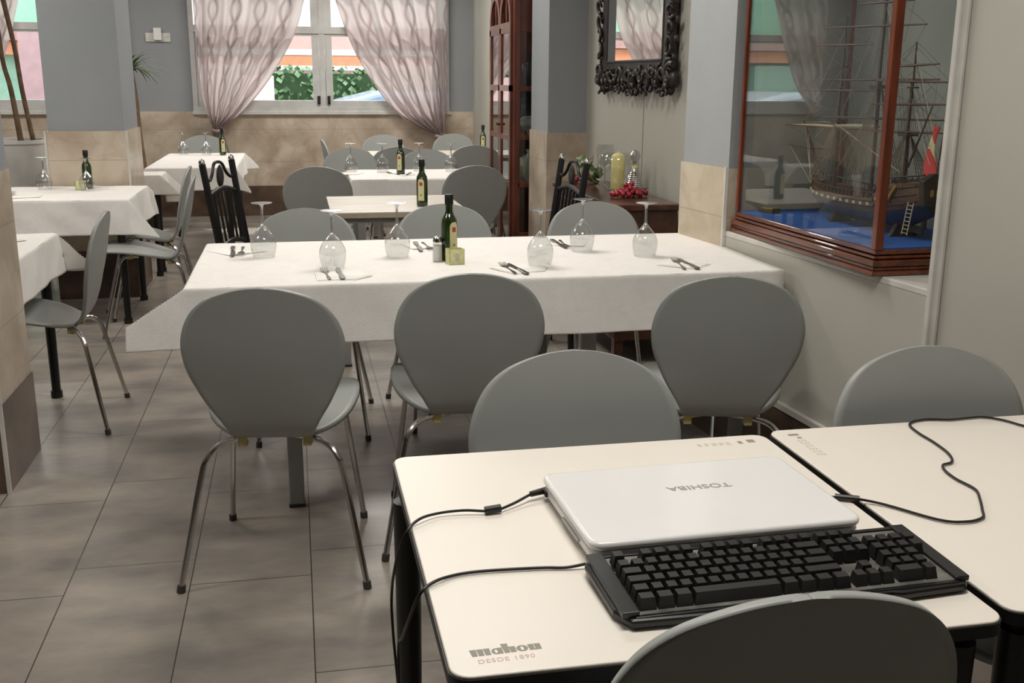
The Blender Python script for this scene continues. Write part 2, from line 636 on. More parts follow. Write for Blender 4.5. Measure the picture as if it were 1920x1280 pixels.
# pier between niche and mirror bay (left face runs with the skewed wall)
pr = tag(MB().prism([(1.566, 3.672), (1.862, 3.707), (1.90, 4.05), (1.526, 4.03)], DZ, ZC).build('wall_right_pier', m_blueR, smooth=0), kind='structure')
MB().prism([(1.558, 3.668), (1.862, 3.704), (1.90, 4.06), (1.516, 4.036)], BZ, DZ + 0.005).build('marble_dado', m_marbleR, pr, smooth=0)
MB().prism([(1.552, 3.664), (1.563, 3.662), (1.563, 3.674), (1.552, 3.676)], 0, DZ + 0.012).build('corner_bead', m_trim, pr, smooth=0)
MB().prism([(1.555, 3.666), (1.862, 3.702), (1.90, 4.064), (1.513, 4.04)], 0, BZ).build('dark_base', m_marbleD, pr, smooth=0)

# mirror bay wall, pilaster, far right wall
tag(MB().prism([(1.863, 4.0), (1.800, 6.55), (2.4, 6.55), (2.4, 4.0)], 0, ZC).build('wall_right_bay', m_panel, smooth=0), kind='structure')
pl = tag(MB().box(1.554, 2.4, 6.5, 6.98, DZ, ZC).build('wall_right_pilaster', m_blue, smooth=0), kind='structure')
MB().box(1.546, 2.4, 6.49, 6.99, BZ, DZ).build('marble_dado', m_marble, pl, smooth=0)
MB().box(1.543, 2.4, 6.487, 6.993, 0, BZ).build('dark_base', m_marbleD, pl, smooth=0)
tag(MB().box(1.83, 2.4, 6.98, YB, 0, ZC).build('wall_right_far', m_panel, smooth=0), kind='structure')
tag(MB().box(1.80, 1.83, 8.05, 8.75, 1.08, 2.2).build('trim_1', m_trim, smooth=0, bevel=0.004), kind='structure')

# free-standing pillar on the left and the near pillar
pm = tag(MB().box(-1.46, -1.02, 6.9, 7.48, DZ, ZC).build('wall_middle_pillar', m_blue, smooth=0), kind='structure')
MB().box(-1.475, -1.005, 6.885, 7.495, BZ, DZ).build('marble_dado', m_marble, pm, smooth=0)
MB().box(-1.48, -1.0, 6.88, 7.5, 0, BZ).build('dark_base', m_marbleD, pm, smooth=0)
cb_ = MB()
for x in (-1.477, -1.007):
    cb_.box(x - 0.006, x + 0.006, 6.880, 6.892, BZ, DZ)
cb_.build('corner_bead', m_trim, pm, smooth=0)
pn = tag(MB().box(-1.6, -0.99, 3.56, 3.98, DZ, ZC).build('wall_left_pillar', m_blue, smooth=0), kind='structure')
MB().box(-1.61, -0.983, 3.552, 3.985, BZ, DZ + 0.004).build('marble_dado', m_marble, pn, smooth=0)
MB().box(-1.62, -0.978, 3.548, 3.99, 0, BZ).build('dark_base', m_marbleD, pn, smooth=0)
MB().box(-0.988, -0.976, 3.543, 3.555, 0, DZ).build('corner_bead', m_trim, pn, smooth=0)


# ------------------------------------------------------------------ windows
def window(name, x0, x1, mull):
    t = thing(name, kind='structure', loc=((x0 + x1) / 2, YB, WZ0))
    cx = (x0 + x1) / 2
    d = WZ1 - WZ0
    a, c = x0 - cx, x1 - cx
    mu = mull - cx
    f = MB()
    y0, y1 = -0.035, 0.06
    f.box(a - 0.02, c + 0.02, y0, y1, -0.01, 0.045)
    f.box(a - 0.02, c + 0.02, y0, y1, d - 0.05, d + 0.02)
    f.box(a - 0.02, a + 0.03, y0, y1, 0, d)
    f.box(c - 0.03, c + 0.02, y0, y1, 0, d)
    f.box(mu - 0.028, mu + 0.028, y0, y1, 0, d)
    f.box(mu - 0.10, mu + 0.10, y0 + 0.01, y1, 0.80, d)
    f.build('window_frame', m_alu, t, smooth=0, bevel=0.004)
    # transom above the sashes
    f = MB()
    f.box(a, c, y0 - 0.004, y1, 0.745, 0.815)
    f.build('transom', m_alu, t, smooth=0, bevel=0.004)
    for k, (s0, s1, hx) in enumerate([(a + 0.03, mu - 0.028, mu - 0.045), (mu + 0.028, c - 0.03, mu + 0.055)]):
        s = MB()
        z0, z1 = 0.045, 0.745
        s.box(s0, s1, y0 + 0.012, y0 + 0.05, z0, z0 + 0.06)
        s.box(s0, s1, y0 + 0.012, y0 + 0.05, z1 - 0.02, z1)
        s.box(s0, s0 + 0.072, y0 + 0.012, y0 + 0.05, z0, z1)
        s.box(s1 - 0.072, s1, y0 + 0.012, y0 + 0.05, z0, z1)
        so = s.build('sash', m_alu, t, smooth=0, bevel=0.004)
        MB().box(s0 + 0.05, s1 - 0.05, y0 + 0.03, y0 + 0.034, z0 + 0.05, z1 - 0.015).build('pane', m_pane, so, smooth=0)
        h = MB()
        h.box(hx - 0.014, hx + 0.014, y0 - 0.012, y0 + 0.012, 0.065, 0.15)
        h.box(hx - 0.009, hx + 0.009, y0 - 0.035, y0 - 0.012, 0.075, 0.14)
        h.build('window_handle', m_black, t, smooth=0, bevel=0.004)
        MB().box(s0, s1, y0 + 0.03, y0 + 0.034, 0.815, d - 0.05).build('upper_pane', m_pane, t, smooth=0)
    MB().box(a - 0.03, c + 0.03, -0.05, 0.0, -0.035, 0.0).build('window_sill', m_trim, t, smooth=0, bevel=0.003)
    return t


window('window_1', W1[0], W1[1], 0.304)
window('window_2', W2[0], W2[1], -2.02)


# ------------------------------------------------------------------ curtains
def curtain(label, outer, inner, tie, yc, folds, tails, group='sheer patterned curtains'):
    """outer/inner: lists (z, x), from high to low, both ending at the tie"""
    zo = [p[0] for p in outer][::-1]
    xo = [p[1] for p in outer][::-1]
    zi = [p[0] for p in inner][::-1]
    xi = [p[1] for p in inner][::-1]
    tx, tz = tie
    ztop = 2.62
    w0 = abs(interp(ztop, zo, xo) - interp(ztop, zi, xi))
    t = thing('curtain', label, 'curtain', (tx, yc, 0), group=group)
    b = MB()
    NU, NV = 150, 60
    sgn = 1 if inner[0][1] > outer[0][1] else -1

    def fn(u, v):
        # v 0 top .. 1 tie ; threads run from the rail to the tie
        xt = interp(ztop, zo, xo) * (1 - u) + interp(ztop, zi, xi) * u
        zmin = interp(u, [0, 1], [zo[0], zi[0]])
        z = ztop + (zmin - ztop) * v
        a, c = interp(z, zo, xo), interp(z, zi, xi)
        e = u ** (1 + 0.35 * v)
        x = a + (c - a) * e
        g = (1 - v) ** 0.5
        amp = 0.012 + 0.026 * min(1, v * 2.2) * (0.35 + 0.65 * g)
        y = amp * sin(2 * pi * folds * u + 0.8 * sin(5 * u + 2 * v)) + 0.22 * amp * sin(2 * pi * folds * 2.3 * u + 1 + 2 * v)
        return (x - tx, y - 0.03 * v, z)
    b.grid(fn, NU, NV, uvfn=lambda u, v: (u * w0 / 0.25, -v * 1.75 / 0.50))
    b.build('curtain_panel', m_curtain, t, smooth=180)
    tb_ = MB()
    pts = [(-0.05 + 0.1 * k / 10, -0.035 - 0.045 * sin(pi * k / 10), tz - 0.01 * sin(pi * k / 10)) for k in range(11)]
    pts += [(0.05 - 0.1 * k / 10, -0.035 + 0.03 * sin(pi * k / 10), tz + 0.012) for k in range(1, 11)]
    tb_.tube(pts, 0.016, 8)
    tb_.build('tie_back', m_curtain2, t)
    tl = MB()
    lo = tails

    def fn2(u, v):
        wd = 0.05 + (lo[1] - 0.05) * v ** 0.8
        return (lo[0] * v + (u - 0.5) * 2 * wd, -0.035 + (0.01 + 0.02 * v) * sin(2 * pi * 5 * u), tz - v * (tz - lo[2]))
    tl.grid(fn2, 50, 16, uvfn=lambda u, v: (u * 4, -6 - v * 2))
    tl.build('curtain_tail', m_curtain, t, smooth=180)
    return t


m_curtain2 = mat('curtain_tie', (170, 150, 142), 0.6)
curtain('sheer patterned curtain tied back at the left of the wide window',
        [(2.7, -0.90), (2.08, -0.892), (1.586, -0.884), (1.184, -0.859), (0.919, -0.795), (0.86, -0.76)],
        [(2.7, 0.27), (2.4, 0.23), (2.098, 0.149), (1.823, 0.066), (1.595, -0.052), (1.366, -0.201), (1.176, -0.353), (1.006, -0.516), (0.878, -0.70)],
        (-0.735, 0.862), 10.86, 6.5, (0.07, 0.10, 0.35))
curtain('sheer patterned curtain tied back at the right of the wide window',
        [(2.7, 1.56), (2.1, 1.552), (1.613, 1.547), (1.087, 1.532), (0.9, 1.515), (0.80, 1.50)],
        [(2.7, 0.28), (2.4, 0.35), (2.104, 0.446), (1.855, 0.526), (1.613, 0.623), (1.346, 0.774), (1.112, 0.945), (0.937, 1.142), (0.80, 1.43)],
        (1.465, 0.80), 10.86, 6.5, (0.0, 0.10, 0.30))
curtain('sheer patterned curtain of the far left window, left of the blue pillar',
        [(2.7, -3.42), (1.6, -3.40), (0.92, -3.33), (0.86, -3.30)],
        [(2.7, -2.28), (2.4, -2.33), (2.045, -2.435), (1.759, -2.524), (1.542, -2.606), (1.324, -2.70), (1.1, -2.87), (0.95, -3.03), (0.878, -3.22)],
        (-3.26, 0.862), 10.86, 8, (0.05, 0.10, 0.35))
curtain('sheer patterned curtain hidden behind the blue pillar, seen in reflections',
        [(2.7, -1.55), (1.6, -1.56), (0.92, -1.6), (0.86, -1.62)],
        [(2.7, -2.22), (2.4, -2.15), (2.045, -2.07), (1.759, -2.0), (1.542, -1.94), (1.2, -1.82), (1.0, -1.74), (0.878, -1.68)],
        (-1.65, 0.862), 10.86, 8, (0.0, 0.10, 0.35))


# ------------------------------------------------------------------ chairs
def make_chair():
    t = thing('shell_chair')
    fx = [0, 0.1, 0.141, 0.207, 0.265, 0.35, 0.436, 0.52, 0.604, 0.68, 0.746, 0.854, 0.942, 1.0]
    fy = [0, 0.053, 0.073, 0.107, 0.135, 0.166, 0.188, 0.203, 0.2105, 0.208, 0.198, 0.165, 0.126, 0.104]
    pz = [0.405, 0.43, 0.48, 0.56, 0.66, 0.76, 0.84]
    py = [-0.125, -0.152, -0.176, -0.203, -0.228, -0.246, -0.26]
    b = MB()

    def back(u, v):
        s_ = v                       # 0 top .. 1 waist, v = sqrt(frac)
        f = s_ * s_
        z = 0.84 - 0.435 * f
        w_ = max(0.0005, interp(s_, fx, fy))
        x = (u * 2 - 1) * w_
        y = interp(z, pz, py) + 0.018 * (x / 0.21) ** 2 * min(1, (z - 0.40) * 6)
        return (x, y, z)
    b.grid(back, 26, 44)
    b.build('backrest', m_chair, t, smooth=50, solid=0.013, off=0)
    sy = [-0.125, -0.10, -0.06, -0.01, 0.06, 0.12, 0.18, 0.225, 0.25, 0.264, 0.27, 0.272]
    sw = [0.104, 0.135, 0.172, 0.197, 0.211, 0.213, 0.206, 0.187, 0.160, 0.122, 0.07, 0.01]
    zy = [-0.125, -0.09, -0.03, 0.05, 0.15, 0.22, 0.272]
    zz = [0.405, 0.408, 0.422, 0.438, 0.45, 0.45, 0.44]
    b = MB()

    def seat(u, v):
        q = 1 - (1 - v) ** 1.6
        y = -0.125 + 0.397 * q
        w_ = interp(y, sy, sw)
        x = (u * 2 - 1) * w_
        return (x, y, interp(y, zy, zz) + 0.012 * (x / 0.21) ** 2)
    b.grid(seat, 22, 34)
    b.build('seat', m_chair, t, smooth=50, solid=0.013, off=0)
    for sx in (-1, 1):
        l = MB().tube([(sx * 0.05, -0.085, 0.392), (sx * 0.10, -0.115, 0.393), (sx * 0.145, -0.145, 0.385), (sx * 0.175, -0.168, 0.355), (sx * 0.192, -0.182, 0.30), (sx * 0.25, -0.24, 0.012)], 0.0085, 10, smooth=5)
        lo = l.build('leg', m_chrome, t)
        MB().tube([(sx * 0.2485, -0.2385, 0.02), (sx * 0.251, -0.241, 0.0)], 0.0115, 10).build('foot_cap', m_foot, lo)
        l = MB().tube([(sx * 0.05, 0.06, 0.412), (sx * 0.10, 0.10, 0.422), (sx * 0.135, 0.125, 0.418), (sx * 0.16, 0.145, 0.39), (sx * 0.170, 0.158, 0.34), (sx * 0.205, 0.24, 0.012)], 0.0085, 10, smooth=5)
        lo = l.build('leg', m_chrome, t)
        MB().tube([(sx * 0.2045, 0.239, 0.02), (sx * 0.2055, 0.241, 0.0)], 0.0115, 10).build('foot_cap', m_foot, lo)
        MB().box(sx * 0.088 - 0.012, sx * 0.088 + 0.012, -0.125, -0.095, 0.372, 0.402).build('leg_clip', m_clip, t, smooth=0, bevel=0.003)
        MB().box(sx * 0.09 - 0.012, sx * 0.09 + 0.012, 0.08, 0.11, 0.405, 0.437).build('leg_clip', m_clip, t, smooth=0, bevel=0.003)
    return t


CHAIRS = [
    (-0.07, 2.92, -8, 'grey shell chair, left one at the long table near side, chrome legs in view', 'near'),
    (0.47, 3.035, -3, 'grey shell chair in the middle of three at the near side of the long table', 'near'),
    (1.215, 2.87, -15, 'grey shell chair right at the near side of the long table, below the ship case', 'near'),
    (0.507, 1.66, 178, 'grey shell chair tucked under the far side of the laptop table', 'lap'),
    (1.221, 1.57, 180, 'grey shell chair behind the table with the loose cable, against the right wall', 'lap'),
    (0.497, 1.158, 0, 'dark-backed shell chair in the foreground right before the keyboard', 'lap'),
    (0.026, 4.107, 180, 'grey shell chair leftmost on the far side of the long table, behind two glasses', 'far'),
    (0.613, 4.174, 182, 'grey shell chair on the far side of the long table, behind the green bottle', 'far'),
    (1.266, 4.183, 180, 'grey shell chair on the far side of the long table, in front of the sideboard', 'far'),
    (0.145, 6.75, -5, 'grey shell chair left before the second white table, round back to the camera', 'mid'),
    (1.06, 6.72, 8, 'grey shell chair beside the china cabinet with its round back to the camera', 'mid'),
    (0.412, 8.02, 180, 'grey shell chair behind the second white table, its left seat facing here', 'mid'),
    (0.79, 8.64, 0, 'grey shell chair half hidden between two others behind the second white table bottle', 'mid'),
    (0.979, 7.80, 180, 'grey shell chair behind the second white table, its right seat facing here', 'mid'),
    (1.415, 8.79, 4, 'grey shell chair near the far wall beside the cabinet, back turned to the camera', 'mid'),
    (0.835, 10.02, 180, 'grey shell chair at the farthest table under the curtain, left one', 'back'),
    (1.53, 10.15, 180, 'grey shell chair at the farthest table under the curtain, right one by the corner', 'back'),
    (0.49, 9.50, -85, 'grey shell chair seen edge-on at the left end of the farthest table', 'back'),
    (-0.83, 10.05, 180, 'grey shell chair behind the small white table below the left curtain', 'back'),
    (-1.0, 4.37, 90, 'grey shell chair seen from the side, nearest of the row by the left tables', 'left'),
    (-0.80, 5.97, 92, 'grey shell chair seen from the side, middle of the row by the left tables', 'left'),
    (-0.88, 6.62, 90, 'grey shell chair seen from the side, farthest of the row by the left tables', 'left'),
]
GR = {'near': 'chairs on the near side of the long table', 'far': 'chairs on the far side of the long table', 'lap': 'chairs at the laptop tables',
      'mid': 'chairs at the middle tables', 'back': 'chairs by the back wall', 'left': 'chairs beside the left tables'}
ch0 = make_chair()
for i, (x, y, a, lab, g) in enumerate(CHAIRS):
    c = ch0 if i == 0 else copy_tree(ch0)
    c.location = (x, y, 0)
    c.rotation_euler = (0, 0, R(a))
    tag(c, lab, 'chair', GR[g])


def black_chair(label, x, y, a):
    t = thing('metal_chair', label, 'chair', (x, y, 0), R(a), 'black metal chairs')
    for sx in (-1, 1):
        MB().tube([(sx * 0.15, -0.165, 0.0), (sx * 0.155, -0.155, 0.45), (sx * 0.16, -0.19, 0.72), (sx * 0.165, -0.225, 0.955)], 0.017, 8, smooth=3).build('back_post', m_blackmetal, t)
        MB().lathe([(0.004, 0.0), (0.015, 0.003), (0.014, 0.016), (0.008, 0.026), (0.0, 0.03)], (sx * 0.165, -0.226, 0.953), 12).build('finial', m_chrome, t)
        MB().tube([(sx * 0.165, 0.19, 0.0), (sx * 0.16, 0.18, 0.44)], 0.014, 8).build('leg', m_blackmetal, t)
    s_ = MB()
    s_.tube([(-0.16, -0.215, 0.885), (-0.12, -0.213, 0.875), (-0.08, -0.218, 0.90), (-0.045, -0.223, 0.945), (0.0, -0.227, 0.955), (0.045, -0.223, 0.945), (0.08, -0.218, 0.90), (0.12, -0.213, 0.875), (0.16, -0.215, 0.885)], 0.008, 8, smooth=4)
    s_.build('top_scroll', m_blackmetal, t)
    m_ = MB()
    m_.lathe([(0.0, -0.008), (0.026, -0.008), (0.034, 0.0), (0.026, 0.008), (0.0, 0.008)], (0, 0, 0), 18)
    m_.v = [(p[0], -0.214 + p[2], 0.885 + p[1] * 1.7) for p in m_.v]
    m_.build('medallion', m_carve, t)
    r_ = MB().tube([(-0.16, -0.205, 0.80), (0, -0.205, 0.83), (0.16, -0.205, 0.80)], 0.013, 8, smooth=4)
    r_.build('upper_rail', m_blackmetal, t)
    r_ = MB().tube([(-0.155, -0.165, 0.55), (0, -0.168, 0.575), (0.155, -0.165, 0.55)], 0.012, 8, smooth=4)
    r_.build('lower_rail', m_blackmetal, t)
    for k in range(6):
        x_ = -0.11 + k * 0.044
        MB().tube([(x_, -0.202, 0.815), (x_, -0.168, 0.56)], 0.0065, 6).build('spindle', m_blackmetal, t)
    MB().box(-0.18, 0.18, -0.17, 0.21, 0.44, 0.475).build('seat', m_black, t, smooth=0, bevel=0.012)
    return t


black_chair('black metal spindle-back chair in the aisle left of the bare table', -0.165, 5.29, -111)
black_chair('black metal spindle-back chair beside the sideboard, by the marble pilaster', 1.16, 5.17, 98)


# ------------------------------------------------------------------ tables
def rrect(x0, x1, y0, y1, r, n=6):
    p = []
    for cx, cy, a0 in ((x1 - r, y1 - r, 0), (x0 + r, y1 - r, 90), (x0 + r, y0 + r, 180), (x1 - r, y0 + r, 270)):
        for k in range(n + 1):
            a = R(a0 + 90 * k / n)
            p.append((cx + r * cos(a), cy + r * sin(a)))
    return p


def table(label, x0, x1, y0, y1, h, style, legs=None, group=None, name='dining_table'):
    cx, cy = (x0 + x1) / 2, (y0 + y1) / 2
    t = thing(name, label, 'table', (cx, cy, 0), 0, group)
    hx, hy = (x1 - x0) / 2, (y1 - y0) / 2
    if style == 'black':
        MB().prism(rrect(-hx + 0.002, hx - 0.002, -hy + 0.002, hy - 0.002, 0.024), h - 0.010, h).build('tabletop', m_top, t, smooth=30, bevel=0.0015)
        MB().prism(rrect(-hx, hx, -hy, hy, 0.026), h - 0.02, h - 0.0035).build('edge_band', m_black, t, smooth=30)
        lm, lr = m_blackmetal, 0.02
    elif style == 'bare':
        MB().prism(rrect(-hx, hx, -hy, hy, 0.008), h - 0.004, h).build('tabletop', m_bareTop, t, smooth=30)
        MB().prism(rrect(-hx, hx, -hy, hy, 0.008), h - 0.026, h - 0.004).build('edge_band', m_woodEdge, t, smooth=30)
        lm, lr = m_greyMetal, 0.02
    else:
        MB().prism(rrect(-hx, hx, -hy, hy, 0.008), h - 0.03, h).build('tabletop', m_bareTop, t, smooth=30)
        lm, lr = (m_greyMetal, 0.02) if style == 'grey' else (m_blackmetal, 0.02)
    ins = 0.05
    L_ = legs or [(sx * (hx - ins), sy * (hy - ins), sx * 0.0, sy * 0.0) for sx in (-1, 1) for sy in (-1, 1)]
    fr = MB()
    fx_, fy_ = hx - ins, hy - ins
    fz = h - 0.055
    for a_, b_ in (((-fx_, -fy_), (fx_, -fy_)), ((fx_, -fy_), (fx_, fy_)), ((fx_, fy_), (-fx_, fy_)), ((-fx_, fy_), (-fx_, -fy_))):
        xa, xb = sorted((a_[0], b_[0]))
        ya, yb = sorted((a_[1], b_[1]))
        fr.box(xa - 0.012, xb + 0.012, ya - 0.012, yb + 0.012, fz, h - 0.026)
    fr.build('under_frame', lm, t, smooth=0)
    for l in L_:
        b_ = MB()
        if style in ('grey', 'bare'):
            b_.box(l[0] - 0.024, l[0] + 0.024, l[1] - 0.014, l[1] + 0.014, 0.006, fz + 0.005)
            lo = b_.build('leg', lm, t, smooth=0, bevel=0.004)
            MB().box(l[0] - 0.026, l[0] + 0.026, l[1] - 0.016, l[1] + 0.016, 0, 0.012).build('foot_cap', m_foot, lo, smooth=0)
        else:
            b_.tube([(l[0] + l[2], l[1] + l[3], 0.01), (l[0], l[1], fz + 0.005)], [lr * 0.9, lr * 1.15], 14)
            lo = b_.build('leg', lm, t)
            MB().tube([(l[0] + l[2], l[1] + l[3], 0.03), (l[0] + l[2], l[1] + l[3], 0.0)], 0.024, 14).build('foot_cap', m_black, lo)
    return t


LT = 0.72
table('cream-topped square table with black edge under the closed laptop', 0.141, 0.825, 1.005, 1.71, LT, 'black',
      legs=[(-0.325, 0.275, 0, 0), (0.31, 0.30, 0, 0), (0.31, -0.30, 0.0, 0), (-0.325, -0.30, 0, 0)])
table('cream-topped square table with black edge right of the laptop, only a loose cable on it', 0.838, 1.53, 1.02, 1.725, LT, 'black')
table('long table with grey legs under the big white paper cloth', -0.33, 1.565, 3.17, 4.04, 0.747, 'grey',
      legs=[(-0.04 - 0.6175, -0.34, 0, 0), (0.93 - 0.6175, -0.34, 0, 0), (-0.04 - 0.6175, 0.36, 0, 0), (0.93 - 0.6175, 0.36, 0, 0), (1.47 - 0.6175, 0.36, 0, 0), (1.47 - 0.6175, -0.34, 0, 0)])
table('bare pale-topped table between the long table and the second white cloth', 0.152, 0.795, 4.92, 5.64, 0.75, 'bare')
table('table under the second white cloth, left of the china cabinet', 0.345, 1.13, 6.62, 7.32, 0.747, 'grey')
table('bare pale-topped table farthest back near the cabinet', 0.62, 1.68, 8.68, 9.28, 0.75, 'bare')
table('black-legged table under the nearest white cloth at the left pillar', -1.72, -1.02, 3.995, 4.73, 0.705, 'blk',
      legs=[(0.31, 0.32, 0, 0), (-0.31, 0.32, 0, 0), (0.31, -0.32, 0, 0), (-0.31, -0.32, 0, 0)])
table('black-legged table under the white cloth in front of the blue pillar', -1.72, -0.915, 6.07, 6.83, 0.705, 'blk')
table('black-legged table under the white cloth behind the blue pillar', -1.45, -0.915, 7.58, 7.86, 0.705, 'blk')
table('black-legged table under the white cloth below the left curtain', -1.06, -0.44, 8.05, 9.62, 0.715, 'blk')


def slerp(a, b_, t):
    d = max(-1, min(1, a.dot(b_)))
    w_ = math.acos(d)
    if w_ < 1e-4:
        return a
    return (a * sin((1 - t) * w_) + b_ * sin(t * w_)) / sin(w_)


def cloth(label, x0, x1, y0, y1, z, oh, crest=None, seed=0, wr_=0.006, group='white paper tablecloths', fine=0.008):
    """oh = (left,right,front,back) overhangs; crest[(sx,sy)] = (angle in deg from side axis, direction vector)"""
    crest = crest or {}
    rnd = random.Random(seed)
    ph = [rnd.uniform(0, 6) for _ in range(8)]

    def lines(a, b_, l0, l1):
        r = []
        if l0 > 0:
            n = max(4, int(l0 / fine))
            r += [a - l0 + l0 * k / n for k in range(n)]
        n = max(6, int((b_ - a) / 0.04))
        r += [a + (b_ - a) * k / n for k in range(n + 1)]
        if l1 > 0:
            n = max(4, int(l1 / fine))
            r += [b_ + l1 * (k + 1) / n for k in range(n)]
        return r
    xs = lines(x0, x1, oh[0], oh[1])
    ys = lines(y0, y1, oh[2], oh[3])
    cx, cy = (x0 + x1) / 2, (y0 + y1) / 2
    V = []
    for t_ in ys:
        for s_ in xs:
            qx, qy = min(max(s_, x0), x1), min(max(t_, y0), y1)
            dx, dy = s_ - qx, t_ - qy
            d = hypot(dx, dy)
            if d < 1e-7:
                zz = z + 0.0012 * sin(s_ * 9 + ph[0]) * sin(t_ * 11 + ph[1]) + 0.0008 * sin(s_ * 31 + ph[2])
                V.append((qx - cx, qy - cy, zz))
                continue
            sx = (dx > 0) - (dx < 0)
            sy = (dy > 0) - (dy < 0)
            fl_ = 0.12 + 0.05 * sin(t_ * 7 + s_ * 5 + ph[3])
            DS = Vector((sx or 1, 0, 0)) * sin(fl_) - Vector((0, 0, cos(fl_)))
            DF = Vector((0, sy or 1, 0)) * sin(fl_) - Vector((0, 0, cos(fl_)))
            if sx and sy:
                phi = atan2(abs(dy), abs(dx))
                pc, dv = crest.get((sx, sy), (45, (0.62, 0.35, -0.70)))
                D = Vector((dv[0] * sx, dv[1] * sy, dv[2])).normalized()
                pc = R(pc)
                D = slerp(DS, D, phi / pc) if phi < pc else slerp(D, DF, (phi - pc) / (pi / 2 - pc))
            elif sx:
                D = DS
            else:
                D = DF
            # soft bend over the edge
            rr = 0.012
            dd = max(0, d - rr * 0.5)
            outp = Vector((dx / d, dy / d, 0)) * min(d, rr) * 0.5
            p = Vector((qx, qy, z)) + outp + D * dd
            wv = wr_ * min(1, d / 0.1) * (sin(s_ * 13 + ph[4] + 2 * dy) * (1 if sy else 0) + sin(t_ * 12 + ph[5]) * (1 if sx else 0) + 0.5 * sin((s_ + t_) * 27 + ph[6]))
            p += Vector((sx, sy, 0)).normalized() * (wv + wr_)
            V.append((p.x - cx, p.y - cy, p.z))
    b_ = MB()
    nx = len(xs)
    b_.add(V, [(j * nx + i, j * nx + i + 1, (j + 1) * nx + i + 1, (j + 1) * nx + i) for j in range(len(ys) - 1) for i in range(nx - 1)])
    o = b_.build('tablecloth', m_paper, None, smooth=60, solid=0.0012, off=1)
    o.location = (cx, cy, 0)
    return tag(o, label, 'tablecloth', group)


CZ = 0.749
cloth('white paper cloth on the long table, set with six upturned glasses', -0.33, 1.562, 3.17, 4.04, CZ, (0.17, 0.0, 0.185, 0.14),
      {(-1, -1): (33, (0.84, 0.06, -0.54)), (-1, 1): (45, (0.5, 0.1, -0.85))}, 1, 0.004, fine=0.005)
cloth('white paper cloth on the second table, left of the china cabinet', 0.345, 1.13, 6.62, 7.32, CZ, (0.03, 0.12, 0.18, 0.14), {}, 2)
cloth('white paper cloth on the table nearest the left pillar', -1.72, -1.02, 3.995, 4.73, 0.707, (0.0, 0.17, 0.0, 0.17),
      {(1, 1): (45, (0.75, -0.35, -0.62))}, 3)
cloth('white paper cloth on the table in front of the blue pillar', -1.72, -0.915, 6.07, 6.83, 0.707, (0.18, 0.19, 0.20, 0.04),
      {(1, -1): (45, (0.62, 0.2, -0.78))}, 4)
cloth('white paper cloth on the table behind the blue pillar', -1.45, -0.915, 7.58, 7.86, 0.707, (0.02, 0.19, 0.14, 0.1),
      {(1, -1): (45, (0.7, 0.2, -0.7))}, 5)
cloth('white paper cloth on the small table below the left curtain', -1.06, -0.44, 8.05, 9.62, 0.717, (0.14, 0.15, 0.17, 0.12),
      {(-1, -1): (45, (0.6, 0.4, -0.6)), (1, -1): (45, (0.5, 0.3, -0.8))}, 6)


# ------------------------------------------------------------------ stemware
def make_goblet():
    t = thing('wine_glass')
    bowl = [(0.036, 0.0), (0.041, 0.02), (0.0442, 0.040), (0.0436, 0.055), (0.039, 0.069), (0.031, 0.083), (0.0215, 0.095)]
    b_ = MB().open_lathe(bowl, n=32)
    b_.build('bowl', m_stem, t, smooth=60)
    MB().open_lathe([(0.0215, 0.095), (0.012, 0.106), (0.0065, 0.114), (0.0052, 0.121), (0.0044, 0.135), (0.0044, 0.165), (0.0056, 0.177), (0.010, 0.183)], n=16).build('stem', m_stemthick, t, smooth=60)
    MB().lathe([(0.008, 0.182), (0.022, 0.1845), (0.0355, 0.1865), (0.036, 0.188), (0.030, 0.1885), (0.0, 0.1885)], n=32).build('foot', m_stemthick, t, smooth=60)
    return t


g0 = make_goblet()
G = [
    (-0.12, 3.70, CZ, 1.0, 'upturned wine glass at the left end of the long table', 'long'),
    (0.107, 3.45, CZ, 1.0, 'upturned wine glass behind the fork, second from the left on the long table', 'long'),
    (0.336, 3.63, CZ, 1.0, 'upturned wine glass just left of the napkin and bottle on the long table', 'long'),
    (0.788, 3.38, CZ, 1.0, 'upturned wine glass on the long table behind the middle chair, right of the bottle', 'long'),
    (1.009, 3.66, CZ, 1.0, 'upturned wine glass on the long table before the chair near the sideboard', 'long'),
    (1.198, 3.51, CZ, 1.0, 'upturned wine glass at the right end of the long table', 'long'),
    (0.362, 7.15, CZ, 1.0, 'upturned wine glass on the second table, leftmost', 'second'),
    (0.570, 7.12, CZ, 1.0, 'upturned wine glass on the second table, just left of its bottle', 'second'),
    (0.821, 7.16, CZ, 1.0, 'upturned wine glass on the second table, just right of its bottle', 'second'),
    (1.03, 7.10, CZ, 1.0, 'upturned wine glass on the second table, rightmost', 'second'),
    (-1.45, 6.63, 0.708, 1.0, 'upturned wine glass beside the white plant pot on the left table', 'left'),
    (-1.195, 6.52, 0.708, 1.0, 'upturned wine glass in front of the bottle on the left table', 'left'),
    (-0.93, 9.42, 0.718, 1.0, 'upturned wine glass on the table below the left curtain, left one', 'back'),
    (-0.735, 9.35, 0.718, 1.0, 'upturned wine glass on the table below the left curtain, near its bottle', 'back'),
]
GG = {'long': 'glasses on the long table', 'second': 'glasses on the second white table', 'left': 'glasses on the left table', 'back': 'glasses on the back-left table'}
for i, (x, y, z, s_, lab, g) in enumerate(G):
    o = g0 if i == 0 else copy_tree(g0)
    o.location = (x, y, z + 0.0015)
    o.rotation_euler = (0, 0, i * 0.9)
    tag(o, lab, 'glass', GG[g])


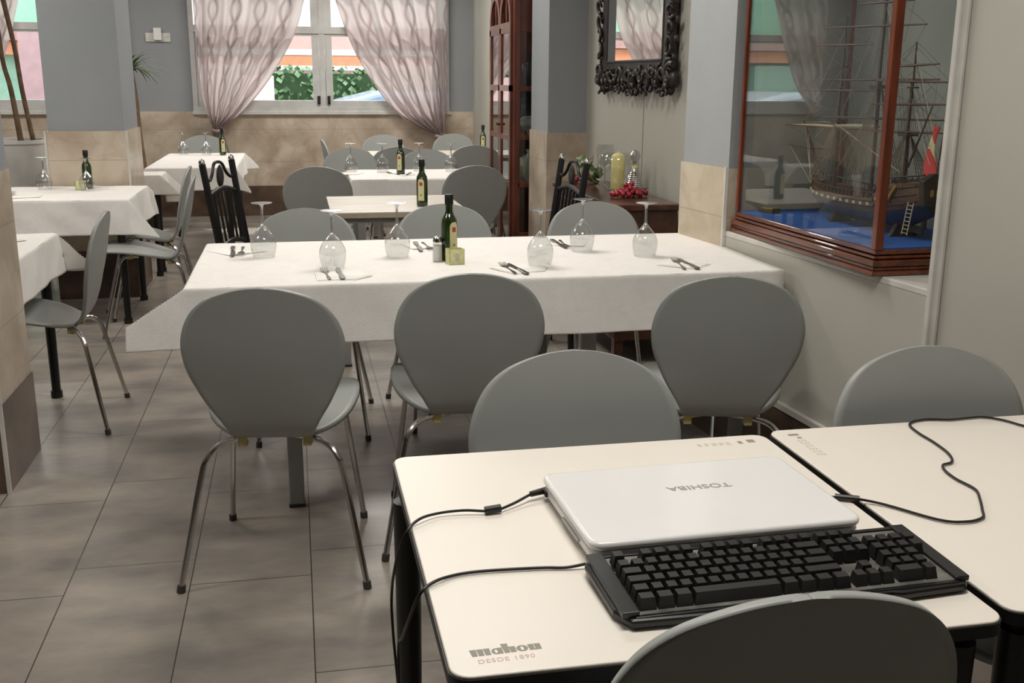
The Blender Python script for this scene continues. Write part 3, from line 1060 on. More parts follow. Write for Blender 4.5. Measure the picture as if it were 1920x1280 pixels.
# ------------------------------------------------------------------ bottles
def make_bottle():
    t = thing('oil_bottle')
    MB().lathe([(0.0, 0), (0.024, 0.0), (0.0275, 0.004), (0.0275, 0.125), (0.025, 0.142), (0.016, 0.158), (0.0125, 0.168), (0.0122, 0.196), (0.0, 0.196)], n=28).build('glass_body', m_bottle, t)
    MB().lathe([(0.0, 0.19), (0.0145, 0.19), (0.0148, 0.192), (0.0148, 0.222), (0.013, 0.225), (0.0, 0.225)], n=24).build('screw_cap', m_cap, t)
    b_ = MB()
    poly = []

    def lab(u, v):
        a = R(-90) + (u - 0.5) * R(64)
        top = 0.118 + 0.016 * sqrt(max(0, 1 - (2 * u - 1) ** 2))
        z = 0.028 + (top - 0.028) * v
        return (0.0281 * cos(a), 0.0281 * sin(a), z)
    b_.grid(lab, 14, 8)
    lo = b_.build('label', m_label, t, smooth=60)

    def emb(u, v):
        a = R(-90) + (u - 0.5) * R(30)
        return (0.0285 * cos(a), 0.0285 * sin(a), 0.1 + 0.016 * v)
    MB().grid(emb, 4, 2).build('emblem', m_red, lo, smooth=60)

    def dot(u, v):
        a = R(-90) + (u - 0.5) * R(12)
        return (0.0285 * cos(a), 0.0285 * sin(a), 0.052 + 0.007 * v)
    MB().grid(dot, 3, 2).build('emblem', m_leaf, lo, smooth=60)
    return t


b0 = make_bottle()
for i, (x, y, z, a, lab) in enumerate([
    (0.504, 3.53, CZ, 28, 'green oil bottle with cream label on the long table beside the salt shaker'),
    (0.600, 5.13, 0.75, -18, 'green oil bottle with cream label on the bare table'),
    (0.672, 6.92, CZ, -25, 'green oil bottle with small label on the second white table'),
    (-1.215, 6.66, 0.708, 200, 'green oil bottle behind a glass on the table before the blue pillar'),
    (-0.600, 9.35, 0.718, 15, 'green oil bottle on the white table below the left curtain'),
    (1.60, 9.10, 0.75, -10, 'green oil bottle on the farthest table beside the china cabinet'),
]):
    o = b0 if i == 0 else copy_tree(b0)
    o.location = (x, y, z + 0.002)
    o.rotation_euler = (0, 0, R(a))
    tag(o, lab, 'bottle', 'green oil bottles on the tables')


def sachet_box(x, y, z, a, lab):
    t = thing('sachet_holder', lab, 'box', (x, y, z + 0.0015), R(a), 'pale yellow-green holders')
    s_ = MB()
    s_.box(-0.027, 0.027, -0.02, -0.018, 0, 0.052)
    s_.box(-0.027, 0.027, 0.018, 0.02, 0, 0.052)
    s_.box(-0.027, -0.025, -0.02, 0.02, 0, 0.052)
    s_.box(0.025, 0.027, -0.02, 0.02, 0, 0.052)
    s_.box(-0.027, 0.027, -0.02, 0.02, 0, 0.002)
    s_.build('holder', m_sachet, t, smooth=0)
    p = MB()
    for k in range(5):
        p.box(-0.022, 0.022, -0.015 + k * 0.006, -0.012 + k * 0.006, 0.002, 0.046)
    p.build('sachets', m_label, t, smooth=0)
    MB().box(-0.006, 0.008, -0.0206, -0.02, 0.012, 0.038).build('printed_mark', m_inkpale, t, smooth=0)


sachet_box(0.512, 3.455, CZ, 12, 'pale yellow-green sachet holder in front of the bottle on the long table')
sachet_box(-1.245, 6.60, 0.708, 0, 'pale yellow-green sachet holder on the table before the blue pillar')
t = thing('salt_shaker', 'glass salt shaker with metal top beside the bottle on the long table', 'salt shaker', (0.462, 3.515, CZ + 0.002))
MB().lathe([(0.0, 0.001), (0.0155, 0.001), (0.0145, 0.055), (0.0, 0.055)], n=18).build('salt', m_salt, t)
MB().lathe([(0.0, 0), (0.0175, 0.0), (0.018, 0.004), (0.0162, 0.066), (0.0, 0.066)], n=8).build('glass_jar', m_stem, t, smooth=20)
MB().lathe([(0.0, 0.066), (0.0165, 0.066), (0.0165, 0.074), (0.012, 0.083), (0.0, 0.086)], n=20).build('metal_cap', m_chrome, t)


# ------------------------------------------------------------------ cutlery and napkins
def napkin(x, y, z, a, lab):
    b_ = MB()
    pl_ = [(-0.075, -0.07), (0.04, -0.085), (0.105, -0.03), (0.08, 0.085), (-0.06, 0.075)]
    b_.prism(pl_, 0.0, 0.0014)
    pl2 = [(-0.070, -0.064), (0.036, -0.078), (0.098, -0.028), (-0.055, 0.070)]
    b_.prism(pl2, 0.0016, 0.0028)
    o = b_.build('paper_napkin', m_napkin, smooth=0)
    o.location = (x, y, z + 0.002)
    o.rotation_euler = (0, 0, R(a))
    tag(o, lab, 'napkin', 'paper napkins on the tables')


def make_fork():
    t = thing('fork')
    b_ = MB()
    prof = [(-0.004, 0), (-0.006, 0.012), (-0.0055, 0.03), (-0.0028, 0.07), (-0.0026, 0.10), (-0.006, 0.118), (-0.0115, 0.132), (-0.012, 0.145)]
    poly = prof + [(-p[0], p[1]) for p in prof[::-1]]
    b_.prism(poly, 0, 0.0022)
    b_.build('handle', m_steel, t, smooth=0, bevel=0.0006, bseg=1)
    for k in range(4):
        x_ = -0.0103 + k * 0.00687
        MB().tube([(x_, 0.143, 0.0015), (x_, 0.165, 0.003), (x_ * 0.95, 0.19, 0.006)], [0.0017, 0.0016, 0.001], 6).build('tine', m_steel, t)
    return t


def make_knife():
    t = thing('table_knife')
    MB().prism([(-0.006, 0), (-0.0085, 0.01), (-0.0075, 0.06), (-0.0045, 0.095), (0.0045, 0.095), (0.0075, 0.06), (0.0085, 0.01), (0.006, 0)], 0, 0.005).build('handle', m_steel, t, smooth=0, bevel=0.0015)
    MB().prism([(-0.0045, 0.094), (-0.009, 0.11), (-0.0095, 0.18), (-0.004, 0.205), (0.002, 0.208), (0.006, 0.19), (0.0065, 0.11), (0.0045, 0.094)], 0.001, 0.0028).build('blade', m_steel, t, smooth=0)
    return t


f0, k0 = make_fork(), make_knife()
SET = [  # fork pos, fork angle, knife pos, knife angle, napkin pos, text
    ((0.088, 3.215), 4, (0.128, 3.21), 2, (0.115, 3.29), 'at the second glass from the left on the long table', CZ, 1),
    ((0.672, 3.22), 3, (0.706, 3.20), 6, (0.70, 3.32), 'behind the middle chair on the long table', CZ, 1),
    ((1.238, 3.215), -9, (1.28, 3.205), -2, (1.27, 3.32), 'at the right end of the long table', CZ, 1),
    ((0.985, 3.90), 176, (0.955, 3.91), 182, (0.99, 3.84), 'on the far side of the long table, right part', CZ, 1),
    ((0.458, 3.93), 184, (0.43, 3.93), 180, (0.47, 3.86), 'on the far side of the long table left of the bottle', CZ, 1),
    ((-0.20, 3.92), 180, (-0.235, 3.92), 182, (-0.21, 3.84), 'on the far side of the long table at its left end', CZ, 0),
    ((0.655, 6.84), 20, (0.70, 6.82), -14, (0.66, 6.86), 'beside the bottle on the second white table', CZ, 1),
    ((0.30, 7.06), 10, (0.33, 7.06), 0, (0.36, 7.02), 'by the leftmost glass on the second white table', CZ, 0),
    ((-1.50, 6.2), 20, (-1.47, 6.2), 10, (-1.46, 6.26), 'on the white cloth before the blue pillar', 0.708, 0),
    ((-1.16, 4.62), 20, (-1.13, 4.6), 10, (-1.17, 4.55), 'on the cloth by the near left pillar', 0.708, 0),
]
first = True
for i, (fp, fa, kp, ka, np_, txt, z, both) in enumerate(SET):
    napkin(np_[0], np_[1], z, 8 + 23 * i, 'folded white paper napkin ' + txt)
    if i in (7, 8, 9):
        continue
    f = f0 if first else copy_tree(f0)
    k = k0 if first else copy_tree(k0)
    first = False
    f.location = (fp[0], fp[1], z + 0.0052)
    f.rotation_euler = (0, 0, R(fa))
    k.location = (kp[0], kp[1], z + 0.0052)
    k.rotation_euler = (0, 0, R(ka))
    tag(f, 'steel fork ' + txt, 'fork', 'forks laid on napkins')
    tag(k, 'steel table knife ' + txt, 'knife', 'knives laid on napkins')


# ------------------------------------------------------------------ laptop
def text_mesh(name, body, size, m_, parent, loc, rot, bold=0.0, shear=0.0, sx=1.0, spacing=1.0):
    cu = bpy.data.curves.new(name, 'FONT')
    cu.body = body
    cu.size = size
    cu.offset = bold
    cu.shear = shear
    cu.space_character = spacing
    cu.extrude = 0.00015
    tmp = bpy.data.objects.new(name, cu)
    COL.objects.link(tmp)
    dg = bpy.context.evaluated_depsgraph_get()
    me = bpy.data.meshes.new_from_object(tmp.evaluated_get(dg))
    bpy.data.objects.remove(tmp)
    me.name = name
    me.materials.clear()
    me.materials.append(m_)
    o = bpy.data.objects.new(name, me)
    COL.objects.link(o)
    o.parent = parent
    o.location = loc
    o.rotation_euler = (0, 0, rot)
    o.scale = (sx, 1, 1)
    return o


la = R(1.6)
t = thing('laptop', 'closed glossy white laptop with a grey maker name on its lid', 'laptop', (0.362, 1.234, LT + 0.001), la)
LW, LD = 0.404, 0.266
MB().prism(rrect(0.003, LW - 0.003, 0.003, LD - 0.003, 0.018), 0.004, 0.021).build('base', m_lap, t, smooth=30, bevel=0.005, bseg=3)
MB().prism(rrect(0, LW, 0, LD, 0.021), 0.0215, 0.034).build('lid', m_lap, t, smooth=30, bevel=0.006, bseg=4)
MB().prism(rrect(0.005, LW - 0.005, 0.005, LD - 0.005, 0.018), 0.0205, 0.0222).build('lid_gap', m_lapedge, t, smooth=30)
MB().box(0.03, LW - 0.03, LD - 0.006, LD + 0.001, 0.006, 0.02).build('hinge', m_lapedge, t, smooth=0, bevel=0.002)
for x_ in (0.04, LW - 0.04):
    for y_ in (0.03, LD - 0.03):
        MB().lathe([(0, 0), (0.008, 0), (0.008, 0.0045), (0, 0.0045)], (x_, y_, 0), 14).build('rubber_foot', m_black, t)
MB().box(-0.0005, 0.004, LD - 0.035, LD - 0.015, 0.008, 0.016).build('power_port', m_black, t, smooth=0)
MB().box(-0.0005, 0.004, 0.06, 0.14, 0.011, 0.014).build('side_slot', m_lapedge, t, smooth=0)
text_mesh('maker_name', 'TOSHIBA', 0.0215, m_ink2, t, (0.272, 0.168, 0.0342), pi, bold=0.0004, sx=1.12, spacing=1.04)

# ------------------------------------------------------------------ keyboard
ka = R(1.6)
t = thing('keyboard', 'black full-size keyboard lying before the closed laptop', 'keyboard', (0.352, 1.066, LT + 0.001), ka)
t.rotation_euler = (R(2.2), 0, ka)
for fx_ in (0.05, 0.42):
    MB().box(fx_ - 0.015, fx_ + 0.015, 0.14, 0.15, -0.0050, 0.002).build('tilt_foot', m_black, t, smooth=0)
KW, KD = 0.475, 0.165
cs = MB()
cs.prism([(0.0, 0.03), (0.014, 0.0), (0.12, -0.004), (0.135, 0.0), (0.355, 0.0), (0.37, -0.004), (KW - 0.012, 0.0), (KW, 0.02), (KW - 0.002, KD - 0.02), (KW - 0.02, KD), (0.02, KD), (0.0, KD - 0.015)], 0.0, 0.013)
cs.build('case', m_kb, t, smooth=0, bevel=0.004)
fr = MB()
fr.box(0.004, 0.026, 0.008, KD - 0.006, 0.012, 0.020)
fr.box(KW - 0.024, KW - 0.004, 0.008, KD - 0.006, 0.012, 0.019)
fr.box(0.02, KW - 0.02, KD - 0.012, KD - 0.004, 0.012, 0.016)
fr.box(0.02, KW - 0.02, 0.004, 0.010, 0.012, 0.0145)
fr.build('raised_rim', m_kb, t, smooth=0, bevel=0.003)
MB().prism([(0.13, 0.0), (0.15, -0.022), (0.34, -0.026), (0.36, 0.0)], 0.0, 0.010).build('palm_lip', m_kb, t, smooth=0, bevel=0.003)
MB().box(0.024, KW - 0.022, 0.009, KD - 0.014, 0.0125, 0.0148).build('key_plate', m_kbplate, t, smooth=0)


def keymesh(wd):
    b_ = MB()
    w0, w1, d0, d1, h_ = wd / 2 - 0.0008, wd / 2 - 0.0032, 0.0087, 0.0062, 0.0155
    b_.add([(-w0, -d0, 0), (w0, -d0, 0), (w0, d0, 0), (-w0, d0, 0), (-w1, -d1 + 0.001, h_), (w1, -d1 + 0.001, h_), (w1, d1 + 0.001, h_ + 0.0006), (-w1, d1 + 0.001, h_ + 0.0006)],
           [(0, 3, 2, 1), (4, 5, 6, 7), (0, 1, 5, 4), (1, 2, 6, 5), (2, 3, 7, 6), (3, 0, 4, 7)])
    me = bpy.data.meshes.new('key')
    me.from_pydata(b_.v, [], b_.f)
    me.materials.append(m_key)
    return me


U = 0.01905
KM = {}
keys = []


def row(y, seq, x=0.0):
    for q in seq:
        if q < 0:
            x += -q * U
            continue
        keys.append((x + q * U / 2, y, q * U))
        x += q * U


kx, ky = 0.028, 0.025
row(0, [1.25, 1.25, 1.25, 6.25, 1.25, 1.25, 1.25, 1.25, -0.25, 1, 1, 1, -0.25, 2, 1])
row(1, [1.25] + [1] * 11 + [2.75, -1.25, 1, -1.25, 1, 1, 1])
row(2, [1.75] + [1] * 11 + [2.25, -3.5, 1, 1, 1])
row(3, [1.5] + [1] * 12 + [1.5, -0.25, 1, 1, 1, -0.25, 1, 1, 1, 1])
row(4, [1] * 13 + [2, -0.25, 1, 1, 1, -0.25, 1, 1, 1, 1])
row(5.15, [1, -1, 1, 1, 1, 1, -0.5, 1, 1, 1, 1, -0.5, 1, 1, 1, 1, -0.25, 1, 1, 1])
keys.sort(key=lambda k_: k_[1])
rest = MB()
for i, (x_, y_, wd) in enumerate(keys):
    sc_ = 0.985
    px, py, pz = kx + x_ * sc_ * 1.0, ky + y_ * U * 1.02, 0.0146 + 0.0008 * y_
    wd *= 0.985
    if i < 98:
        kk = round(wd, 5)
        if kk not in KM:
            KM[kk] = keymesh(wd)
        o = bpy.data.objects.new('key', KM[kk])
        COL.objects.link(o)
        o.parent = t
        o.location = (px, py, pz)
    else:
        me = keymesh(wd)
        rest.add([(v.co.x + px, v.co.y + py, v.co.z + pz) for v in me.vertices], [tuple(p.vertices) for p in me.polygons])
        bpy.data.meshes.remove(me)
if rest.v:
    tag(rest.build('remaining_keys', m_key, t, smooth=0), kind='stuff')

# ------------------------------------------------------------------ printing on the tables
tabs = [o for o in COL.objects if o.name.startswith('dining_table')]
T1, T2 = tabs[0], tabs[1]
c1 = T1.location
nm_ = MB()
ux_, uy_ = 0.0122, 0.0142


def bar(x0, x1, h0, h1, lean=0.0):
    nm_.prism([(x0 * ux_, h0 * uy_), (x1 * ux_, h0 * uy_), (x1 * ux_, h1 * uy_), ((x0 - lean) * ux_, h1 * uy_)], 0, 0.0003)


def ringb(cx_, cy_, rx, ry, hx_, hy_):
    for i_ in range(24):
        a0_, a1_ = 2 * pi * i_ / 24, 2 * pi * (i_ + 1) / 24
        nm_.prism([((cx_ + hx_ * cos(a0_)) * ux_, (cy_ + hy_ * sin(a0_)) * uy_), ((cx_ + rx * cos(a0_)) * ux_, (cy_ + ry * sin(a0_)) * uy_),
                   ((cx_ + rx * cos(a1_)) * ux_, (cy_ + ry * sin(a1_)) * uy_), ((cx_ + hx_ * cos(a1_)) * ux_, (cy_ + hy_ * sin(a1_)) * uy_)], 0, 0.0002)


bar(0.0, 0.52, 0, 1.0, 0.12)
bar(0.64, 1.16, 0, 1.0, 0.08)
bar(1.28, 1.80, 0, 1.0, 0.08)
ringb(2.36, 0.44, 0.46, 0.46, 0.13, 0.28)
bar(2.52, 2.98, 0, 0.92, 0.0)
bar(3.10, 3.62, 0, 1.42, 0.14)
bar(3.72, 4.24, 0, 0.88, 0.10)
ringb(4.86, 0.44, 0.56, 0.47, 0.15, 0.30)
bar(5.52, 6.02, 0.02, 0.9, 0.08)
bar(6.12, 6.66, 0, 0.9, 0.06)
nm_.prism([(6.0 * ux_, 0.0), (6.14 * ux_, 0.0), (6.14 * ux_, 0.2 * uy_), (6.0 * ux_, 0.2 * uy_)], 0, 0.00025)
nm_.build('printed_name', m_ink, T1, smooth=0, loc=(0.172 - c1.x, 1.047 - c1.y, LT - 0.0001), rot=R(2))
text_mesh('printed_slogan', 'DESDE 1890', 0.0115, m_inkred, T1, (0.176 - c1.x, 1.0315 - c1.y, LT + 0.0001), R(2), sx=1.0, spacing=1.12)
b_ = MB()
for k in range(4):
    for j in range(5):
        w_ = random.uniform(0.006, 0.012)
        x_ = 0.682 + j * 0.0135 - c1.x
        b_.box(x_, x_ + w_, 1.663 + k * 0.0035 - c1.y, 1.6648 + k * 0.0035 - c1.y, LT - 0.0005, LT + 0.0002)
b_.build('small_print', m_inkpale, T1, smooth=0)
b_ = MB()
b_.box(0.779 - c1.x, 0.793 - c1.x, 1.668 - c1.y, 1.683 - c1.y, LT - 0.0005, LT + 0.0002)
b_.box(0.760 - c1.x, 0.768 - c1.x, 1.665 - c1.y, 1.678 - c1.y, LT - 0.0005, LT + 0.0002)
b_.build('printed_mark', m_ink, T1, smooth=0)
c2_ = T2.location
b_ = MB()
for j in range(3):
    for k in range(6):
        l_ = random.uniform(0.008, 0.013)
        y_ = 1.665 - k * 0.0145 - c2_.y
        x_ = 0.872 + j * 0.006 - c2_.x
        b_.box(x_, x_ + 0.0024, y_ - l_, y_, LT - 0.0005, LT + 0.0002)
b_.build('small_print', m_inkpale, T2, smooth=0)
b_ = MB()
b_.box(0.868 - c2_.x, 0.888 - c2_.x, 1.688 - c2_.y, 1.698 - c2_.y, LT - 0.0005, LT + 0.0002)
b_.box(0.878 - c2_.x, 0.886 - c2_.x, 1.672 - c2_.y, 1.680 - c2_.y, LT - 0.0005, LT + 0.0002)
b_.build('printed_mark', m_ink, T2, smooth=0)

# ------------------------------------------------------------------ cables
cz = LT + 0.0035
t = thing('charger_cable', 'black power cable with ferrite bead plugged into the laptop, hanging off the left edge', 'cable', (0.27, 1.45, LT))
ox, oy, oz = t.location
P = [(0.352, 1.482, cz + 0.009), (0.335, 1.476, cz + 0.008), (0.30, 1.452, cz + 0.004), (0.267, 1.437, cz + 0.002), (0.225, 1.442, cz + 0.004), (0.184, 1.440, cz + 0.003), (0.152, 1.418, cz + 0.004),
     (0.131, 1.40, LT - 0.008), (0.120, 1.43, 0.655), (0.117, 1.48, 0.575), (0.118, 1.47, 0.51), (0.122, 1.44, 0.42), (0.125, 1.44, 0.25), (0.12, 1.46, 0.08), (0.10, 1.50, 0.006), (0.0, 1.62, 0.006)]
MB().tube([(a - ox, b2 - oy, c - oz) for a, b2, c in P], 0.0022, 8, smooth=6).build('cord', m_cable, t)
MB().tube([(0.256 - ox, 1.438 - oy, cz + 0.003 - oz), (0.280 - ox, 1.441 - oy, cz + 0.004 - oz)], 0.0062, 14).build('ferrite_bead', m_cable, t)
MB().tube([(0.334 - ox, 1.475 - oy, cz + 0.0085 - oz), (0.362 - ox, 1.486 - oy, cz + 0.009 - oz)], [0.0045, 0.0055], 12).build('plug', m_cable, t)

P = [(0.356, 1.236, cz + 0.004), (0.33, 1.238, cz), (0.30, 1.243, cz), (0.251, 1.247, cz), (0.21, 1.248, cz), (0.179, 1.243, cz), (0.150, 1.226, cz + 0.001),
     (0.131, 1.215, LT - 0.006), (0.120, 1.25, 0.66), (0.118, 1.33, 0.59), (0.119, 1.40, 0.54), (0.120, 1.42, 0.45), (0.118, 1.42, 0.3), (0.116, 1.44, 0.1), (0.09, 1.47, 0.006), (-0.02, 1.56, 0.006)]
b_ = MB().tube(P, 0.0022, 8, smooth=6)
o = b_.build('keyboard_cable', m_cable)
tag(o, 'black cable running from the keyboard over the left table edge', 'cable')
P = [(0.782, 1.40, cz + 0.001), (0.81, 1.388, cz + 0.002), (0.828, 1.377, cz + 0.003), (0.864, 1.353, cz), (0.911, 1.287, cz), (0.947, 1.273, cz), (0.980, 1.282, cz), (0.998, 1.308, cz), (1.02, 1.345, cz), (1.039, 1.385, cz), (1.036, 1.43, cz), (1.040, 1.465, cz),
     (1.052, 1.492, cz), (1.072, 1.50, cz), (1.085, 1.515, cz), (1.098, 1.55, cz), (1.105, 1.60, cz), (1.108, 1.66, cz), (1.122, 1.705, cz), (1.165, 1.722, cz), (1.21, 1.712, cz), (1.25, 1.715, cz), (1.285, 1.715, cz), (1.312, 1.69, cz), (1.335, 1.64, cz), (1.40, 1.56, cz), (1.48, 1.50, cz), (1.535, 1.47, cz), (1.556, 1.46, LT - 0.03), (1.56, 1.455, 0.4), (1.56, 1.45, 0.006)]
t = thing('loose_cable', 'black cable looping loosely across the table right of the laptop', 'cable', (1.1, 1.5, LT))
ox, oy, oz = t.location
MB().tube([(a - ox, b2 - oy, c - oz) for a, b2, c in P], 0.0022, 8, smooth=5).build('cord', m_cable, t)
MB().tube([(0.80 - ox, 1.393 - oy, cz + 0.002 - oz), (0.832 - ox, 1.375 - oy, cz + 0.003 - oz)], 0.005, 10).build('connector', m_cable, t)

# ------------------------------------------------------------------ mirror in the bay
MX = atan2(-(6.5 - 4.05), 0.06)      # local x runs toward the camera along the bay wall
t = thing('wall_mirror', 'tall mirror in a dark carved wooden frame on the bay wall', 'mirror', (1.822, 5.53, 1.34), atan2(-1.0, 0.0113))
# local x: -0.65 far .. 0.65 near ; local y into wall
hw, ih = 0.645, 0.455
MB().box(-ih, ih, -0.044, -0.03, 0.118, 1.22).build('mirror_glass', m_mirror, t, smooth=0)
f = MB()
f.box(-0.56, -ih + 0.005, -0.045, -0.003, 0.05, 1.3)
f.box(ih - 0.005, 0.56, -0.045, -0.003, 0.05, 1.3)
f.box(-0.56, 0.56, -0.045, -0.003, 0.05, 0.125)
f.box(-0.56, 0.56, -0.045, -0.003, 1.21, 1.3)
f.build('frame', m_carve, t, smooth=0, bevel=0.008)
f = MB()
f.box(-ih - 0.004, ih + 0.004, -0.05, -0.02, 0.108, 0.122)
f.box(-ih - 0.012, -ih + 0.002, -0.05, -0.02, 0.115, 1.22)
f.box(ih - 0.002, ih + 0.012, -0.05, -0.02, 0.115, 1.22)
f.build('inner_bead', m_carve, t, smooth=0, bevel=0.004)
rnd = random.Random(3)
cv = MB()


def scroll(cx, cz_, r, turn, a0, th):
    pts = []
    n = 16
    for k in range(n + 1):
        q = k / n
        a = a0 + turn * q * 2 * pi * 0.85
        rr = r * (1 - 0.8 * q)
        pts.append((cx + rr * cos(a), -0.045 - 0.012 * sin(q * pi), cz_ + rr * sin(a)))
    cv.tube(pts, [th * (1 - 0.5 * k / n) for k in range(n + 1)], 7)


for s_ in (-1, 1):
    for k in range(15):
        zc = 0.08 + k * 0.088
        scroll(s_ * (0.575 + rnd.uniform(-0.012, 0.018)), zc, 0.042 + rnd.uniform(-0.008, 0.01), s_ * rnd.choice((-1, 1)), rnd.uniform(0, 6), 0.013)
        cv.ball((s_ * (0.60 + rnd.uniform(-0.02, 0.012)), -0.03, zc + 0.04), 0.014 + rnd.uniform(-0.004, 0.006), 8, 6, sz=1.5)
for k in range(16):
    xc = -0.56 + k * 0.0747
    dz = -0.02 - 0.035 * abs(cos(k * pi / 5.0)) - (0.035 if k in (7, 8) else 0)
    scroll(xc, 0.055 + dz * 0.4, 0.045 + rnd.uniform(-0.008, 0.008), rnd.choice((-1, 1)), rnd.uniform(0, 6), 0.014)
    cv.ball((xc, -0.03, 0.03 + dz), 0.018 + rnd.uniform(-0.004, 0.006), 8, 6, sz=1.5)
    scroll(xc + 0.03, 0.075 + dz * 0.3, 0.028, rnd.choice((-1, 1)), rnd.uniform(0, 6), 0.009)
    scroll(xc, 0.01 + dz, 0.022, rnd.choice((-1, 1)), rnd.uniform(0, 6), 0.008)
for s_ in (-1, 1):
    cv.ball((s_ * 0.595, -0.03, 0.02), 0.03, 10, 7, sz=1.5)
    scroll(s_ * 0.59, 0.04, 0.06, s_, 1.0, 0.018)
cv.tube([(0, -0.03, 0.06), (0, -0.035, 0.0), (0, -0.03, -0.055)], [0.035, 0.035, 0.006], 8, smooth=3)
for k in range(13):
    scroll(-0.5 + k * 0.083, 1.31, 0.045, 1 if k % 2 else -1, k, 0.014)
cv.build('carved_border', m_carve, t, smooth=60)

tag(MB().box(-0.002, 0.002, -0.002, 0.002, 0, ZC).build('trim_2', m_greyMetal, smooth=0, loc=(1.8255, 5.453, 0)), kind='structure')

# ------------------------------------------------------------------ china cabinet
t = thing('china_cabinet', 'tall mahogany china cabinet with arched glazed doors behind the pilaster', 'cabinet', (1.45, 7.05, 0))
cwd = 0.86     # along Y
cd = 0.36
ct = 2.08
cs = MB()
cs.box(0.02, cd, cwd - 0.02, cwd, 0, ct)
cs.box(cd - 0.015, cd, 0, cwd, 0, ct)
cs.box(0.0, cd, 0, cwd, ct - 0.05, ct)
cs.box(0.0, cd, 0, cwd, 0.06, 0.16)
cs.box(-0.012, cd, -0.012, cwd + 0.012, 0, 0.07)
cs.box(0, 0.045, 0, 0.045, 0, ct)
cs.box(0, 0.045, cwd - 0.045, cwd, 0, ct)
cs.box(cd - 0.045, cd, 0, 0.045, 0, ct)
cs.box(0, cd, 0.0, 0.03, 1.66, ct)
for z_ in (0.30, 0.64, 0.96, 1.28):
    cs.box(0.03, cd - 0.03, 0.0, 0.028, z_, z_ + 0.035)
cs.build('body', m_cabwood, t, smooth=0, bevel=0.004)
for z_ in (0.66, 0.98, 1.30):
    MB().box(0.05, cd - 0.02, 0.03, cwd - 0.03, z_, z_ + 0.012).build('shelf', m_cabwood, t, smooth=0)
MB().box(0.04, cd - 0.04, 0.012, 0.016, 0.18, 1.66).build('side_pane', m_cabpane, t, smooth=0)
for k in range(2):
    y0_ = 0.045 + k * (cwd - 0.09) / 2
    y1_ = y0_ + (cwd - 0.09) / 2
    d = MB()
    d.box(-0.018, 0.004, y0_, y0_ + 0.05, 0.16, 1.70)
    d.box(-0.018, 0.004, y1_ - 0.05, y1_, 0.16, 1.70)
    for z_, hh in ((0.16, 0.06), (0.63, 0.04), (0.95, 0.04), (1.28, 0.04), (1.66, 0.07)):
        d.box(-0.018, 0.004, y0_, y1_, z_, z_ + hh)
    # arched fanlight above each door
    ym, hw_ = (y0_ + y1_) / 2, (y1_ - y0_) / 2
    N = 16
    for i in range(N):
        a0_, a1_ = pi * i / N, pi * (i + 1) / N
        for (ra, rb) in ((hw_ - 0.045, hw_),):
            q = [(ym + ra * cos(a0_), 1.73 + ra * sin(a0_) * 1.15), (ym + rb * cos(a0_), 1.73 + rb * sin(a0_) * 1.15), (ym + rb * cos(a1_), 1.73 + rb * sin(a1_) * 1.15), (ym + ra * cos(a1_), 1.73 + ra * sin(a1_) * 1.15)]
            d.prism(q, -0.018, 0.004, axis='x')
    d.box(-0.010, 0.003, ym - 0.01, ym + 0.01, 1.73, 1.90)
    do = d.build('door', m_cabwood, t, smooth=0)
    MB().box(-0.008, -0.005, y0_ + 0.04, y1_ - 0.04, 0.2, 1.68).build('pane', m_cabpane, do, smooth=0)
    MB().tube([(-0.018, (y1_ - 0.02) if k == 0 else (y0_ + 0.02), 1.05), (-0.035, (y1_ - 0.02) if k == 0 else (y0_ + 0.02), 1.05)], 0.009, 10).build('door_knob', m_carve, do)

m_china = mat('white_china', (206, 202, 190), 0.35)
m_darkfig = mat('dark_bronze', (46, 40, 36), 0.4, 0.4)


def lathe_thing(name, label, cat, loc, prof, m_, n=24, group=None):
    o = MB().lathe(prof, n=n).build(name, m_)
    o.location = loc
    return tag(o, label, cat, group)


lathe_thing('jug', 'dark jug on the upper shelf of the china cabinet', 'jug', (1.60, 7.20, 1.3125), [(0, 0), (0.04, 0), (0.05, 0.06), (0.03, 0.13), (0.018, 0.18), (0.026, 0.22), (0.0, 0.22)], m_darkfig)
lathe_thing('plate_stack', 'white china bowl on the middle shelf of the cabinet', 'bowl', (1.60, 7.17, 0.9925), [(0, 0), (0.03, 0), (0.035, 0.02), (0.08, 0.06), (0.085, 0.10), (0.06, 0.12), (0.0, 0.125)], m_china)
lathe_thing('vase', 'round dark vase behind the white bowl in the cabinet', 'vase', (1.62, 7.42, 0.9925), [(0, 0), (0.05, 0), (0.085, 0.08), (0.08, 0.15), (0.04, 0.2), (0.05, 0.24), (0.0, 0.24)], m_darkfig)
lathe_thing('vase', 'pale china vase on the lower shelf of the cabinet', 'vase', (1.60, 7.17, 0.6725), [(0, 0), (0.035, 0), (0.06, 0.06), (0.05, 0.14), (0.03, 0.19), (0.04, 0.22), (0.0, 0.22)], m_china)
lathe_thing('tureen', 'pale china tureen behind the vase on the lower cabinet shelf', 'tureen', (1.62, 7.45, 0.6725), [(0, 0), (0.05, 0), (0.09, 0.05), (0.095, 0.09), (0.07, 0.13), (0.02, 0.15), (0.0, 0.17)], m_china)
for k in range(3):
    o = MB().open_lathe([(0.028, 0), (0.005, 0.003), (0.004, 0.07), (0.022, 0.09), (0.03, 0.13), (0.026, 0.16)], n=18).build('wine_glass', m_stem)
    o.location = (1.60 + 0.02 * k, 7.34 + 0.12 * k, 1.3125)
    tag(o, ['upright wine glass on the upper cabinet shelf beside the jug', 'upright wine glass in the middle of the upper cabinet shelf', 'upright wine glass deepest on the upper cabinet shelf'][k], 'glass', 'glasses in the cabinet')

